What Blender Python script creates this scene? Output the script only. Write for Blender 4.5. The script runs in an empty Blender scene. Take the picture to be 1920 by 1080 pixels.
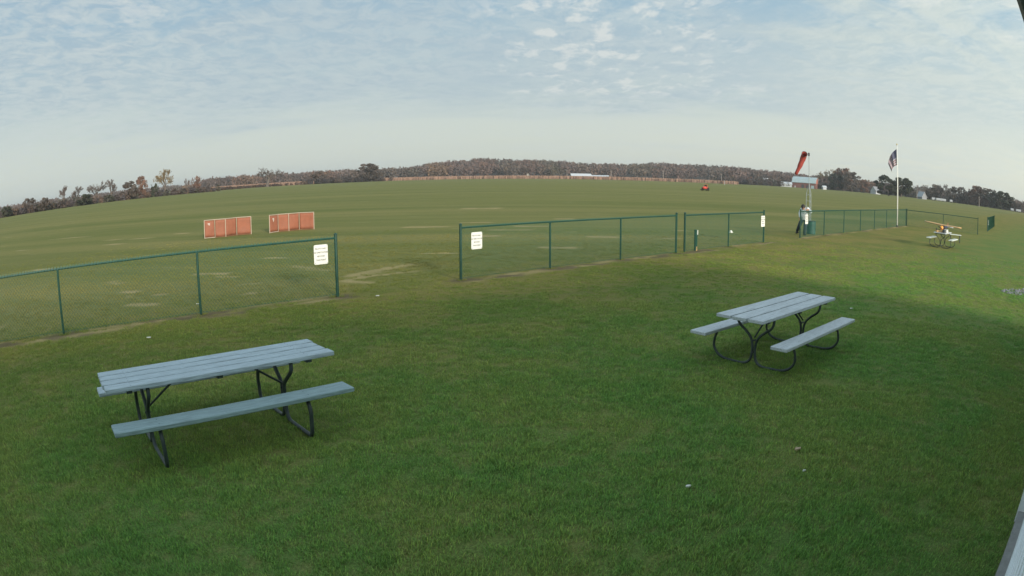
import bpy, bmesh, math, random
import numpy as np
from mathutils import Vector, Matrix
R = math.radians
random.seed(7); rng = np.random.default_rng(7)
SC = bpy.context.scene
COL = SC.collection

# ------------------------------------------------------------------ camera: a wide security-camera lens
CAM_H, PITCH, ROLL = 2.43, 0.1665, -0.00175
F0, K3, K5 = 1270.68, -0.13588, 0.00298          # image radius (1920-wide photo) of a ray at angle th: F0*(th+K3 th^3+K5 th^5)
cd = bpy.data.cameras.new('camera'); cam = bpy.data.objects.new('camera', cd); COL.objects.link(cam); SC.camera = cam
cd.type = 'PANO'; cd.panorama_type = 'FISHEYE_LENS_POLYNOMIAL'
cd.fisheye_fov = R(170); cd.sensor_width = 36; cd.sensor_height = 20.25; cd.sensor_fit = 'HORIZONTAL'
def _lens():
    R_ = np.linspace(0.1, 1110, 400); th = R_ / F0
    for _ in range(60):
        th = th - (F0 * (th + K3 * th**3 + K5 * th**5) - R_) / (F0 * (1 + 3 * K3 * th**2 + 5 * K5 * th**4))
    m = R_ * 36 / 1920
    A = np.stack([m, m**2, m**3, m**4], 1)
    return np.linalg.lstsq(A, th, rcond=None)[0]
k = _lens()
cd.fisheye_polynomial_k0 = 0.0
cd.fisheye_polynomial_k1, cd.fisheye_polynomial_k2, cd.fisheye_polynomial_k3, cd.fisheye_polynomial_k4 = [-float(v) for v in k]
cam.location = (0, 0, CAM_H)
fwd = Vector((0, math.cos(PITCH), -math.sin(PITCH))); r0 = Vector((1, 0, 0)); u0 = Vector((0, math.sin(PITCH), math.cos(PITCH)))
rgt = math.cos(ROLL) * r0 + math.sin(ROLL) * u0; upv = -math.sin(ROLL) * r0 + math.cos(ROLL) * u0
cam.matrix_world = Matrix.Translation((0, 0, CAM_H)) @ Matrix((rgt, upv, -fwd)).transposed().to_4x4()
cd.clip_start = 0.05; cd.clip_end = 20000

def ray(px, py):                                   # direction seen at a point of the 1920x1080 picture
    dx, dy = px - 960, 540 - py; rr = max(math.hypot(dx, dy), 1e-6); th = rr / F0
    for _ in range(30):
        th -= (F0 * (th + K3 * th**3 + K5 * th**5) - rr) / (F0 * (1 + 3 * K3 * th**2 + 5 * K5 * th**4))
    return math.sin(th) * (dx / rr * rgt + dy / rr * upv) + math.cos(th) * fwd
def on_ground(px, py, z=0.0):
    d = ray(px, py); t = (z - CAM_H) / d.z
    return Vector((d.x * t, d.y * t, z))
def at_dist(px, py, dist):                         # point at horizontal distance dist; z where the ray passes
    d = ray(px, py); h = math.hypot(d.x, d.y)
    return Vector((d.x / h * dist, d.y / h * dist, CAM_H + d.z / h * dist))

# ------------------------------------------------------------------ light
SUN_EL, SUN_AZ = R(16), R(150)                     # azimuth clockwise from +Y
sl = bpy.data.lights.new('sun', 'SUN'); sun = bpy.data.objects.new('sun', sl); COL.objects.link(sun)
sd = Vector((math.sin(SUN_AZ) * math.cos(SUN_EL), math.cos(SUN_AZ) * math.cos(SUN_EL), math.sin(SUN_EL)))
sun.rotation_euler = sd.to_track_quat('Z', 'Y').to_euler()
sl.energy = 3.3; sl.angle = R(8); sl.color = (1.0, 0.90, 0.74)
SKY_STRENGTH = 0.08
SC.view_settings.view_transform = 'Standard'; SC.view_settings.look = 'None'
SC.view_settings.exposure = 0.5; SC.view_settings.gamma = 1.0; SC.view_settings.use_curve_mapping = False

w = bpy.data.worlds.new('World'); SC.world = w; w.use_nodes = True
NT = w.node_tree; NT.nodes.clear()
class G:                                           # small node-graph writer
    def __init__(s, nt): s.nt = nt
    def n(s, t, **kw):
        o = s.nt.nodes.new(t)
        for a, b in kw.items(): setattr(o, a, b)
        return o
    def put(s, sock, v):
        if v is None: return
        if hasattr(v, 'is_output'): s.nt.links.new(v, sock)
        else:
            if isinstance(v, (tuple, list)) and len(v) == 3 and sock.type == 'RGBA': v = (*v, 1)
            sock.default_value = v
    def m(s, op, a, b=None, c=None, clamp=False):
        o = s.n('ShaderNodeMath', operation=op, use_clamp=clamp)
        for i, v in enumerate((a, b, c)): s.put(o.inputs[i], v)
        return o.outputs[0]
    def v(s, op, a, b=None, out=0):
        o = s.n('ShaderNodeVectorMath', operation=op)
        s.put(o.inputs[0], a)
        if b is not None: s.put(o.inputs[1], b)
        return o.outputs[out]
    def mix(s, f, a, b, mode='MIX'):
        o = s.n('ShaderNodeMix', data_type='RGBA', blend_type=mode)
        s.put(o.inputs[0], f); s.put(o.inputs[6], a); s.put(o.inputs[7], b)
        return o.outputs[2]
    def noise(s, vec, scale, detail=4, rough=0.55, dist=0.0, lac=2.0):
        o = s.n('ShaderNodeTexNoise'); s.put(o.inputs['Vector'], vec)
        o.inputs['Scale'].default_value = scale; o.inputs['Detail'].default_value = detail
        o.inputs['Roughness'].default_value = rough; o.inputs['Distortion'].default_value = dist
        return o.outputs[0]
    def ramp(s, x, a, b, lo=0.0, hi=1.0, smooth=True):
        o = s.n('ShaderNodeMapRange', interpolation_type='SMOOTHSTEP' if smooth else 'LINEAR')
        s.put(o.inputs[0], x); o.inputs[1].default_value = a; o.inputs[2].default_value = b
        o.inputs[3].default_value = lo; o.inputs[4].default_value = hi
        return o.outputs[0]
    def scale(s, vec, sc):
        return s.v('MULTIPLY', vec, sc)
g = G(NT)
sky = g.n('ShaderNodeTexSky', sky_type='NISHITA', sun_disc=False)
sky.sun_elevation = SUN_EL; sky.sun_rotation = SUN_AZ; sky.air_density = 1.0; sky.dust_density = 2.0; sky.ozone_density = 1.5
tc = g.n('ShaderNodeTexCoord').outputs['Generated']
nrm = g.v('NORMALIZE', tc)
sp = g.n('ShaderNodeSeparateXYZ'); g.put(sp.inputs[0], nrm)
zc = g.m('MAXIMUM', sp.outputs[2], 0.0)
den = g.m('ADD', zc, 0.055)
cu = g.n('ShaderNodeCombineXYZ'); g.put(cu.inputs[0], g.m('DIVIDE', sp.outputs[0], den)); g.put(cu.inputs[1], g.m('DIVIDE', sp.outputs[1], den))
P2 = cu.outputs[0]
S = 1 / SKY_STRENGTH
def sc_(c): return tuple(x * S for x in c)
def bank(px, py, r0_, r1_, wob):                     # a bank of cloud round one direction of the sky, ragged at its rim
    return g.ramp(g.m('ADD', g.v('DOT_PRODUCT', nrm, tuple(ray(px, py)), out=1), g.m('MULTIPLY', g.m('SUBTRACT', wob, 0.5), 0.12)), math.cos(R(r0_)), math.cos(R(r1_)))
large = g.noise(P2, 0.45, 4, 0.55, 0.3)
veil = g.noise(g.v('ADD', g.scale(P2, (0.30, 0.55, 1)), (7.3, 2.1, 0)), 0.9, 5, 0.55, 0.5)
wisp = g.noise(g.v('ADD', g.scale(P2, (0.7, 1.0, 1)), (5.3, 1.1, 0)), 1.6, 6, 0.6, 0.8)
rip = g.noise(g.v('ADD', g.scale(P2, (1.1, .70, 1)), (3.1, 9.2, 0)), 6.5, 6, 0.68, 0.6)
puf = g.noise(g.v('ADD', g.scale(P2, (1.1, 0.55, 1)), (1.7, 4.4, 0)), 5.5, 5, 0.62, 0.2)
base = g.mix(g.ramp(sp.outputs[2], 0.02, 0.40), sc_((0.475, 0.512, 0.462)), sc_((0.12, 0.275, 0.42)))
base = g.mix(0.12, base, sky.outputs[0])
soft = g.m('ADD', sp.outputs[2], g.m('MULTIPLY', g.m('SUBTRACT', veil, 0.5), 0.16))
sheet = g.m('MULTIPLY', g.ramp(wisp, 0.30, 0.62, 0.35, 1.0), g.ramp(soft, 0.07, 0.14))
c1 = g.mix(g.m('MULTIPLY', sheet, 0.80), base, sc_((0.285, 0.365, 0.42)))
up_ = g.ramp(soft, 0.13, 0.22)
b1 = bank(1720, 60, 19, 4, wisp); b2_ = bank(1180, 110, 15, 4, large); b3_ = bank(160, 110, 24, 6, wisp); b4_ = bank(560, 60, 22, 6, large)
lo = g.m('MAXIMUM', g.m('MAXIMUM', b1, g.m('MULTIPLY', b3_, 1.0)), g.m('MULTIPLY', g.m('MAXIMUM', b2_, b4_), 0.7))
cover = g.m('MAXIMUM', lo, g.m('MULTIPLY', g.m('MULTIPLY', g.ramp(large, 0.42, 0.58), up_), 0.55))
m1 = g.m('MULTIPLY', g.ramp(rip, 0.36, 0.62), cover)
c2 = g.mix(g.m('MULTIPLY', m1, 0.60), c1, sc_((0.425, 0.475, 0.475)))
c2 = g.mix(g.m('MULTIPLY', g.m('MULTIPLY', b1, g.ramp(wisp, 0.30, 0.58)), 0.45), c2, sc_((0.385, 0.44, 0.425)))
pc = g.m('MAXIMUM', b2_, g.m('MULTIPLY', g.ramp(veil, 0.5, 0.62), g.m('MULTIPLY', up_, 0.6)))
m2 = g.m('MULTIPLY', g.m('MULTIPLY', g.ramp(puf, 0.50, 0.64), pc), g.ramp(soft, 0.10, 0.15))
c3 = g.mix(g.m('MULTIPLY', m2, 0.58), c2, sc_((0.535, 0.55, 0.53)))
st = g.noise(g.scale(P2, (0.10, 0.30, 1)), 1.0, 4, 0.5, 0.3)
c4 = g.mix(g.m('MULTIPLY', g.ramp(st, 0.5, 0.7), 0.22), c3, sc_((0.37, 0.43, 0.45)))
# hazy cloud scatters more light on the sun's side of the sky
cs = g.m('MULTIPLY', g.m('ADD', g.v('DOT_PRODUCT', nrm, tuple(sd), out=1), 1.0), 0.5)
gl = g.m('POWER', g.m('MAXIMUM', cs, 0.0), 1.6)
c5 = g.mix(1.0, c4, g.mix(gl, (1, 1, 1, 1), (2.1, 1.9, 1.62, 1)), 'MULTIPLY')
bg = g.n('ShaderNodeBackground'); g.put(bg.inputs[0], c5); bg.inputs[1].default_value = SKY_STRENGTH
wo = g.n('ShaderNodeOutputWorld'); g.nt.links.new(bg.outputs[0], wo.inputs[0])
w.cycles.sampling_method = 'MANUAL'; w.cycles.sample_map_resolution = 512

# ------------------------------------------------------------------ helpers
def link(o, parent=None):
    COL.objects.link(o)
    if parent: o.parent = parent
    return o
def tag(o, label=None, cat=None, group=None, kind=None):
    if label: o['label'] = label
    if cat: o['category'] = cat
    if group: o['group'] = group
    if kind: o['kind'] = kind
    return o
def thing(name, label, cat, loc=(0, 0, 0), rz=0.0, group=None):
    o = bpy.data.objects.new(name, None); COL.objects.link(o); o.empty_display_size = 0.2
    o.location = loc; o.rotation_euler = (0, 0, rz)
    return tag(o, label, cat, group)
class MB:
    def __init__(s): s.v = []; s.f = []; s.c = []; s.col = None
    def face(s, pts):
        i = len(s.v); s.v += [tuple(p) for p in pts]; s.f.append(tuple(range(i, i + len(pts))))
        s.c.append(s.col)
    def add(s, vs, fs):
        i = len(s.v); s.v += [tuple(p) for p in vs]
        for f in fs: s.f.append(tuple(i + a for a in f)); s.c.append(s.col)
    def box(s, c, size, rz=0.0, M=None, bev=0.0):
        x, y, z = [a / 2 for a in size]
        if bev > 0:
            b = min(bev, x * .9, y * .9, z * .9); vs = []; fs = []
            rings = [(-z, x - b, y - b), (-z + b, x, y), (z - b, x, y), (z, x - b, y - b)]
            for (zz, a, d) in rings:
                bb = b
                vs += [(-a + bb, -d, zz), (a - bb, -d, zz), (a, -d + bb, zz), (a, d - bb, zz), (a - bb, d, zz), (-a + bb, d, zz), (-a, d - bb, zz), (-a, -d + bb, zz)]
            for r in range(3):
                for i in range(8): fs.append((r * 8 + i, r * 8 + (i + 1) % 8, r * 8 + 8 + (i + 1) % 8, r * 8 + 8 + i))
            fs.append(tuple(reversed(range(8)))); fs.append(tuple(range(24, 32)))
        else:
            vs = [(a * x, b * y, d * z) for d in (-1, 1) for b in (-1, 1) for a in (-1, 1)]
            fs = [(0, 2, 3, 1), (4, 5, 7, 6), (0, 1, 5, 4), (2, 6, 7, 3), (0, 4, 6, 2), (1, 3, 7, 5)]
        T = Matrix.Translation(c) @ Matrix.Rotation(rz, 4, 'Z')
        if M is not None: T = Matrix.Translation(c) @ M.to_4x4()
        s.add([T @ Vector(v) for v in vs], fs); return s
    def tube(s, pts, r, n=8, caps=True):
        pts = [Vector(p) for p in pts]; rs = r if isinstance(r, (list, tuple)) else [r] * len(pts)
        vs = []; fs = []; prev = None
        for i, p in enumerate(pts):
            t = (pts[min(i + 1, len(pts) - 1)] - pts[max(i - 1, 0)])
            if t.length < 1e-9: t = Vector((0, 0, 1))
            t.normalize()
            if prev is None:
                a = Vector((0, 0, 1)) if abs(t.z) < 0.9 else Vector((1, 0, 0))
                prev = t.cross(a).normalized()
            x = (prev - t * prev.dot(t))
            x = x.normalized() if x.length > 1e-6 else t.orthogonal().normalized()
            prev = x; y = t.cross(x)
            for k_ in range(n):
                a = 2 * math.pi * k_ / n
                vs.append(p + (x * math.cos(a) + y * math.sin(a)) * rs[i])
        for i in range(len(pts) - 1):
            for k_ in range(n):
                fs.append((i * n + k_, i * n + (k_ + 1) % n, (i + 1) * n + (k_ + 1) % n, (i + 1) * n + k_))
        if caps: fs.append(tuple(reversed(range(n)))); fs.append(tuple(range((len(pts) - 1) * n, len(pts) * n)))
        s.add(vs, fs); return s
    def prism(s, pts2, y0, y1, axis='Y'):          # polygon in x,z swept along y
        n = len(pts2)
        vs = [(p[0], y0, p[1]) for p in pts2] + [(p[0], y1, p[1]) for p in pts2]
        fs = [tuple(range(n)), tuple(reversed(range(n, 2 * n)))] + [(i + n, (i + 1) % n + n, (i + 1) % n, i) for i in range(n)]
        s.add(vs, fs); return s
    def mesh(s, name, mat=None, smooth=False):
        me = bpy.data.meshes.new(name); me.from_pydata(s.v, [], s.f)
        if mat:
            for m_ in (mat if isinstance(mat, list) else [mat]): me.materials.append(m_)
        if any(c is not None for c in s.c):
            at = me.color_attributes.new('tint', 'FLOAT_COLOR', 'CORNER')
            arr = []
            for f, c in zip(s.f, s.c): arr += list((*(c or (1, 1, 1)), 1.0)) * len(f)
            at.data.foreach_set('color', arr)
        if smooth: me.polygons.foreach_set('use_smooth', [True] * len(me.polygons))
        me.update(); return me
    def obj(s, name, mat=None, parent=None, smooth=False):
        return link(bpy.data.objects.new(name, s.mesh(name, mat, smooth)), parent)
def copy_tree(o, parent=None):
    c = o.copy(); COL.objects.link(c)
    if parent: c.parent = parent
    for ch in list(o.children): copy_tree(ch, c)
    return c
def catmull(pts, n=6):
    pts = [Vector(p) for p in pts]; out = []
    for i in range(len(pts) - 1):
        p0 = pts[max(i - 1, 0)]; p1 = pts[i]; p2 = pts[i + 1]; p3 = pts[min(i + 2, len(pts) - 1)]
        for k_ in range(n):
            t = k_ / n
            out.append(0.5 * ((2 * p1) + (p2 - p0) * t + (2 * p0 - 5 * p1 + 4 * p2 - p3) * t * t + (3 * p1 - p0 - 3 * p2 + p3) * t**3))
    out.append(pts[-1]); return out

def mat(name, col, rough=0.6, metal=0.0, var=0.12, vscale=6.0, bump=0.0, bscale=60.0, tint=False, spec=0.5, stretch=None, weave=None):
    m_ = bpy.data.materials.new(name); m_.use_nodes = True; q = G(m_.node_tree)
    b = m_.node_tree.nodes['Principled BSDF']
    co = q.n('ShaderNodeTexCoord').outputs['Object']
    if stretch: co = q.scale(co, stretch)
    nz = q.noise(co, vscale, 5, 0.6)
    if tint:
        at = q.n('ShaderNodeAttribute', attribute_name='tint').outputs['Color']; c = q.mix(1.0, at, (*col, 1), 'MULTIPLY')
    else: c = (*col, 1)
    dark = q.mix(1.0, c, (1 - var, 1 - var, 1 - var, 1), 'MULTIPLY'); lite = q.mix(1.0, c, (1 + var, 1 + var, 1 + var, 1), 'MULTIPLY')
    q.put(b.inputs['Base Color'], q.mix(q.ramp(nz, 0.3, 0.7), dark, lite))
    q.put(b.inputs['Roughness'], q.ramp(nz, 0.2, 0.8, max(rough - 0.08, 0), min(rough + 0.08, 1)))
    b.inputs['Metallic'].default_value = metal; b.inputs['Specular IOR Level'].default_value = spec
    if bump:
        bn = q.n('ShaderNodeBump'); bn.inputs['Strength'].default_value = bump; bn.inputs['Distance'].default_value = 0.01
        q.put(bn.inputs['Height'], q.noise(co, bscale, 4, 0.6)); q.nt.links.new(bn.outputs[0], b.inputs['Normal'])
    return m_

# fence line, in plan
FA = R(41.07); FO = Vector((0, 16.595, 0)); FD = Vector((math.cos(FA), math.sin(FA), 0)); FN = Vector((-math.sin(FA), math.cos(FA), 0))
def fpt(t, off=0.0, z=0.0): return FO + FD * t + FN * off + Vector((0, 0, z))

# ------------------------------------------------------------------ lawn colour, shared by soil sheet and blades
def lawn_colour(q, blade=False):
    pos = q.n('ShaderNodeNewGeometry').outputs['Position']
    sx = q.n('ShaderNodeSeparateXYZ'); q.put(sx.inputs[0], pos)
    flat = q.n('ShaderNodeCombineXYZ'); q.put(flat.inputs[0], sx.outputs[0]); q.put(flat.inputs[1], sx.outputs[1]); P = flat.outputs[0]
    # signed distance beyond the fence line
    fd = q.v('DOT_PRODUCT', q.v('SUBTRACT', P, tuple(FO)), tuple(FN), out=1)
    big = q.noise(P, 0.035, 4, 0.6); mid = q.noise(P, 0.45, 4, 0.6, 0.3); fine = q.noise(P, 5.0, 4, 0.7)
    green = (0.070, 0.136, 0.038); olive = (0.108, 0.145, 0.044); tan = (0.165, 0.150, 0.070)
    c = q.mix(q.ramp(mid, 0.36, 0.66), green, olive)
    c = q.mix(q.m('MULTIPLY', q.ramp(fine, 0.45, 0.75), 0.35), c, tan)
    c = q.mix(q.m('MULTIPLY', q.ramp(mid, 0.56, 0.74), 0.45), c, (0.050, 0.102, 0.030))
    wd_ = q.m('MULTIPLY', q.v('DOT_PRODUCT', P, (math.sin(R(37.8)), -math.cos(R(37.8)), 0), out=1), -1.0)
    c = q.mix(q.m('MULTIPLY', q.ramp(wd_, 4.0, 12.0), 0.65), c, q.mix(q.ramp(mid, 0.4, 0.6), (0.112, 0.118, 0.034), (0.150, 0.138, 0.048)))
    if not blade: c = q.mix(1.0, c, (1.55, 1.30, 1.25, 1), 'MULTIPLY')
    # mown field beyond the fence: paler, browner, in long passes
    strp = q.noise(q.v('ADD', q.scale(P, (0.012, 0.16, 1)), (3, 5, 0)), 1.0, 4, 0.6)
    strp2 = q.noise(q.scale(P, (0.03, 0.55, 1)), 1.0, 3, 0.6)
    fc = q.mix(q.ramp(strp, 0.32, 0.68), (0.128, 0.150, 0.046), (0.215, 0.200, 0.076))
    fc = q.mix(q.m('MULTIPLY', q.ramp(strp2, 0.5, 0.72), 0.35), fc, (0.092, 0.130, 0.040))
    fc = q.mix(q.m('MULTIPLY', q.ramp(big, 0.48, 0.68), 0.4), fc, (0.195, 0.185, 0.080))
    c = q.mix(q.ramp(fd, -1.0, 4.0, 0.0, 0.85), c, fc)
    # straw-coloured mowing scraps, long and thin
    scr = q.noise(q.scale(P, (0.30, 1.5, 1)), 1.0, 2, 0.4); scr_m = q.m('MULTIPLY', q.ramp(scr, 0.70, 0.78), q.ramp(fd, 0.5, 3))
    c = q.mix(q.m('MULTIPLY', scr_m, 0.8), c, (0.36, 0.31, 0.18))
    dry = q.n('ShaderNodeAttribute', attribute_name='dry').outputs['Fac'] if not blade else None
    if dry is not None:
        c = q.mix(dry, c, (0.40, 0.31, 0.17))
        soil = q.n('ShaderNodeAttribute', attribute_name='soil').outputs['Fac']
        c = q.mix(soil, c, (0.11, 0.088, 0.062))
    return c, P, fine
gm = bpy.data.materials.new('lawn_sheet'); gm.use_nodes = True; q = G(gm.node_tree); b = gm.node_tree.nodes['Principled BSDF']
c, P, fine = lawn_colour(q)
q.put(b.inputs['Base Color'], q.mix(q.ramp(q.noise(P, 38, 3, 0.7), 0.3, 0.7), q.mix(1, c, (0.72, 0.72, 0.72, 1), 'MULTIPLY'), q.mix(1, c, (1.3, 1.28, 1.22, 1), 'MULTIPLY')))
b.inputs['Roughness'].default_value = 0.95; b.inputs['Specular IOR Level'].default_value = 0.1
bn = q.n('ShaderNodeBump'); bn.inputs['Strength'].default_value = 0.7; bn.inputs['Distance'].default_value = 0.03
q.put(bn.inputs['Height'], q.m('ADD', q.noise(P, 26, 3, 0.7), q.m('MULTIPLY', q.noise(P, 3.0, 3, 0.6), 1.5))); q.nt.links.new(bn.outputs[0], b.inputs['Normal'])
gb = bpy.data.materials.new('grass_blade'); gb.use_nodes = True; q = G(gb.node_tree); b = gb.node_tree.nodes['Principled BSDF']
c, P, fine = lawn_colour(q, True)
oi = q.n('ShaderNodeObjectInfo').outputs['Random']
ti = q.n('ShaderNodeAttribute', attribute_name='tint').outputs['Color']
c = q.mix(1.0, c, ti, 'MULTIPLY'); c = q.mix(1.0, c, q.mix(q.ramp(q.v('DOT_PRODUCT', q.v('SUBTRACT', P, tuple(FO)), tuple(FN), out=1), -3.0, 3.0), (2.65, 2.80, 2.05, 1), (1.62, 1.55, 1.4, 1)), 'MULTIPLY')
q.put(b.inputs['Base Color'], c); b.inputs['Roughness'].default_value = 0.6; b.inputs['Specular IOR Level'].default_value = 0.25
nn = q.v('NORMALIZE', q.v('ADD', (0, 0, 1.6), q.n('ShaderNodeNewGeometry').outputs['Normal'])); q.put(b.inputs['Normal'], nn)
tr = q.n('ShaderNodeBsdfTranslucent'); q.put(tr.inputs[0], c); mx = q.n('ShaderNodeMixShader'); mx.inputs[0].default_value = 0.3
q.nt.links.new(b.outputs[0], mx.inputs[1]); q.nt.links.new(tr.outputs[0], mx.inputs[2]); q.nt.links.new(mx.outputs[0], gb.node_tree.nodes['Material Output'].inputs[0])

# ------------------------------------------------------------------ ground sheet
def axis(lo, hi, step, far):
    a = list(np.arange(lo, hi + 1e-6, step)); s = step; x = a[-1]
    while x < far: s *= 1.22; x += s; a.append(x)
    s = step; x = a[0]
    while x > -far: s *= 1.22; x -= s; a.insert(0, x)
    return np.array(a)
gx = axis(-17, 30, 0.14, 7000); gy = axis(1, 42, 0.14, 7000)
X, Y = np.meshgrid(gx, gy, indexing='ij'); Z = np.zeros_like(X)
def vn(x, y, s, seed):                              # cheap value noise
    r_ = np.random.default_rng(seed).random((64, 64)); x = x * s; y = y * s
    xi = np.floor(x).astype(int); yi = np.floor(y).astype(int); fx = x - xi; fy = y - yi
    fx = fx * fx * (3 - 2 * fx); fy = fy * fy * (3 - 2 * fy)
    a = r_[xi % 64, yi % 64]; b_ = r_[(xi + 1) % 64, yi % 64]; c_ = r_[xi % 64, (yi + 1) % 64]; d_ = r_[(xi + 1) % 64, (yi + 1) % 64]
    return (a * (1 - fx) + b_ * fx) * (1 - fy) + (c_ * (1 - fx) + d_ * fx) * fy
dry = np.zeros_like(X); soil = np.zeros_like(X)
T = (X - FO.x) * FD.x + (Y - FO.y) * FD.y; N = (X - FO.x) * FN.x + (Y - FO.y) * FN.y
n1 = vn(X, Y, 1.3, 3); n2 = vn(X, Y, 4.1, 5); n3 = vn(T, N * 6, 0.8, 9)
def sm(x, a, b_): t = np.clip((x - a) / (b_ - a), 0, 1); return t * t * (3 - 2 * t)
fence_span = ((T < -4.7) | ((T > -1.7) & (T < 14)) | ((T > 17) & (T < 40)))
strip = sm(-np.abs(N + 0.12 + (n1 - .5) * .25), -0.42, -0.10) * fence_span
dry = np.maximum(dry, strip * (0.08 + 0.62 * sm(n3, 0.40, 0.75)))
soil = np.maximum(soil, strip * sm(n2 + (n1 - .5), 0.58, 0.82) * 0.75)
POST_T = []
for t0, s_, n_ in ((-11.005 - 4 * 3.096, 3.096, 7), (-1.568, 2.875, 4), (7.559, 2.9645, 3), (17.373, 3.2097, 8)):
    POST_T += [t0 + s_ * i for i in range(n_)]
for t_ in POST_T:
    dd = np.hypot((T - t_ - 0.05) / 1.5, N + 0.05 + (n2 - .5) * .2); soil = np.maximum(soil, sm(-dd, -0.38, -0.10) * 0.8)
def streak(a, b_, wd, amt):
    global dry
    d = b_ - a; L2 = d.dot(d); u_ = ((X - a.x) * d.x + (Y - a.y) * d.y) / L2
    off = np.abs((X - a.x) * d.y - (Y - a.y) * d.x) / math.sqrt(L2)
    wd = wd * 1.7; k_ = sm(-off - (n2 - .5) * .12, -wd, -wd * .35) * sm(u_, -0.02, 0.12) * sm(-u_, -1.02, -0.75) * (0.45 + .55 * n3)
    dry = np.maximum(dry, k_ * amt)
for a, b_, wd, amt in [((640, 521), (790, 492), .16, .8), ((652, 518), (760, 497), .14, .95), ((660, 521), (745, 504), .10, .6), ((645, 525), (775, 509), .13, .75),
                       ((655, 524), (810, 505), .08, .5), ((636, 526), (705, 531), .13, .75), ((545, 498), (600, 506), .16, .6), ((560, 505), (640, 508), .12, .45),
                       ((440, 535), (500, 529), .12, .45), ((-40, 618), (12, 612), .3, .7), ((205, 528), (230, 532), .2, .5), ((235, 557), (255, 555), .16, .5)]:
    streak(on_ground(*a), on_ground(*b_), wd, amt)
for px, py, ln, wd in [(900, 390, 1.7, .16), (895, 418, 2.0, .2), (1000, 425, 2.0, .25), (915, 443, 1.2, .25), (1060, 411, 1.4, .25), (135, 446, 2.0, .25), (212, 450, 1.2, .25), (217, 458, 1.2, .22), (268, 447, 1.4, .22),
                       (340, 438, 1.4, .2), (800, 426, 2.6, .25), (905, 391, 3.4, .45), (810, 389, 2, .3), (717, 391, 1, .2), (475, 382, 2.2, .5), (1277, 432, .8, .25), (1260, 447, 1, .2),
                       (1135, 445, 1.6, .3), (1050, 465, 1.6, .2), (80, 506, 1.6, .2), (400, 514, 1.5, .15), (243, 548, .7, .14), (300, 552, .5, .1), (470, 550, .5, .1), (270, 572, 1.1, .12), (960, 432, 2.4, .2)]:
    p_ = on_ground(px, py); a = p_ - Vector((ln / 2, -ln * .04, 0)); b_ = p_ + Vector((ln / 2, ln * .06, 0)); streak(a, b_, wd * 1.1, .85)
dry = np.clip(dry, 0, 1); soil = np.clip(soil, 0, 1)
Z = (n1 - .5) * .02 * (np.hypot(X, Y) < 60)
nx, ny = X.shape
idx = np.arange(nx * ny).reshape(nx, ny)
quads = np.stack([idx[:-1, :-1], idx[1:, :-1], idx[1:, 1:], idx[:-1, 1:]], -1).reshape(-1, 4)
me = bpy.data.meshes.new('ground')
me.vertices.add(nx * ny); me.vertices.foreach_set('co', np.stack([X, Y, Z], -1).astype(np.float32).ravel())
me.loops.add(quads.size); me.loops.foreach_set('vertex_index', quads.ravel().astype(np.int32))
me.polygons.add(len(quads)); me.polygons.foreach_set('loop_start', np.arange(0, quads.size, 4, dtype=np.int32)); me.polygons.foreach_set('loop_total', np.full(len(quads), 4, dtype=np.int32))
me.update(calc_edges=True)
for nm, ar in (('dry', dry), ('soil', soil)):
    at = me.attributes.new(nm, 'FLOAT', 'POINT'); at.data.foreach_set('value', ar.astype(np.float32).ravel())
me.materials.append(gm)
ground = link(bpy.data.objects.new('ground', me)); tag(ground, kind='structure', label='wide mown lawn and flying field reaching to the trees')

# ------------------------------------------------------------------ mown grass blades near the camera (stuff)
def tuft(i, n, hh, rad):
    m_ = MB(); rr = random.Random(i)
    for _ in range(n):
        a = rr.uniform(0, 6.28); r_ = rad * math.sqrt(rr.random()); x, y = r_ * math.cos(a), r_ * math.sin(a)
        h = hh * rr.uniform(.5, 1.15); le = rr.uniform(0, 6.28); ln = h * rr.uniform(.2, .8); wd = rr.uniform(.0018, .0034)
        dx, dy = math.cos(le), math.sin(le); sx_, sy_ = -dy * wd, dx * wd
        t = rr.random(); m_.col = (1.6, 1.4, 1.2) if t < .06 else ((1.25, 1.2, 1.05) if t < .4 else ((.8, .85, .9) if t < .75 else (1, 1, 1)))
        p1 = (x + dx * ln * .35, y + dy * ln * .35, h * .6)
        m_.face([(x - sx_, y - sy_, 0), (x + sx_, y + sy_, 0), (p1[0] + sx_ * .8, p1[1] + sy_ * .8, p1[2]), (p1[0] - sx_ * .8, p1[1] - sy_ * .8, p1[2])])
        m_.face([(p1[0] - sx_ * .8, p1[1] - sy_ * .8, p1[2]), (p1[0] + sx_ * .8, p1[1] + sy_ * .8, p1[2]), (x + dx * ln, y + dy * ln, h)])
    return bpy.data.objects.new('grass_tuft', m_.mesh('grass_tuft', gb))
tufts = bpy.data.collections.new('tuft_kinds')
for i in range(7): tufts.objects.link(tuft(i, 44, .032, .085))
def region(r0_, r1_, dens):
    A = math.sin(R(58)) ; n_ = int(dens * (r1_**2 - r0_**2) * R(58) * .75)
    r_ = np.sqrt(rng.uniform(r0_**2, r1_**2, n_)); a = rng.uniform(-R(58), R(58), n_)
    return np.stack([r_ * np.sin(a), r_ * np.cos(a)], 1)
pts = np.concatenate([region(2.6, 8, 270), region(8, 13, 150), region(13, 20, 52), region(20, 24, 30), region(24, 28, 14), region(28, 31, 5)])
WA = R(90 - 52.2); WD = Vector((math.cos(WA), math.sin(WA), 0)); WN = Vector((math.sin(WA), -math.cos(WA), 0))   # wall direction and its inward normal
off = pts[:, 0] * WN.x + pts[:, 1] * WN.y
pts = pts[off < 0.085]
Tn = (pts[:, 0] - FO.x) * FD.x + (pts[:, 1] - FO.y) * FD.y; Nn = (pts[:, 0] - FO.x) * FN.x + (pts[:, 1] - FO.y) * FN.y
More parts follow.
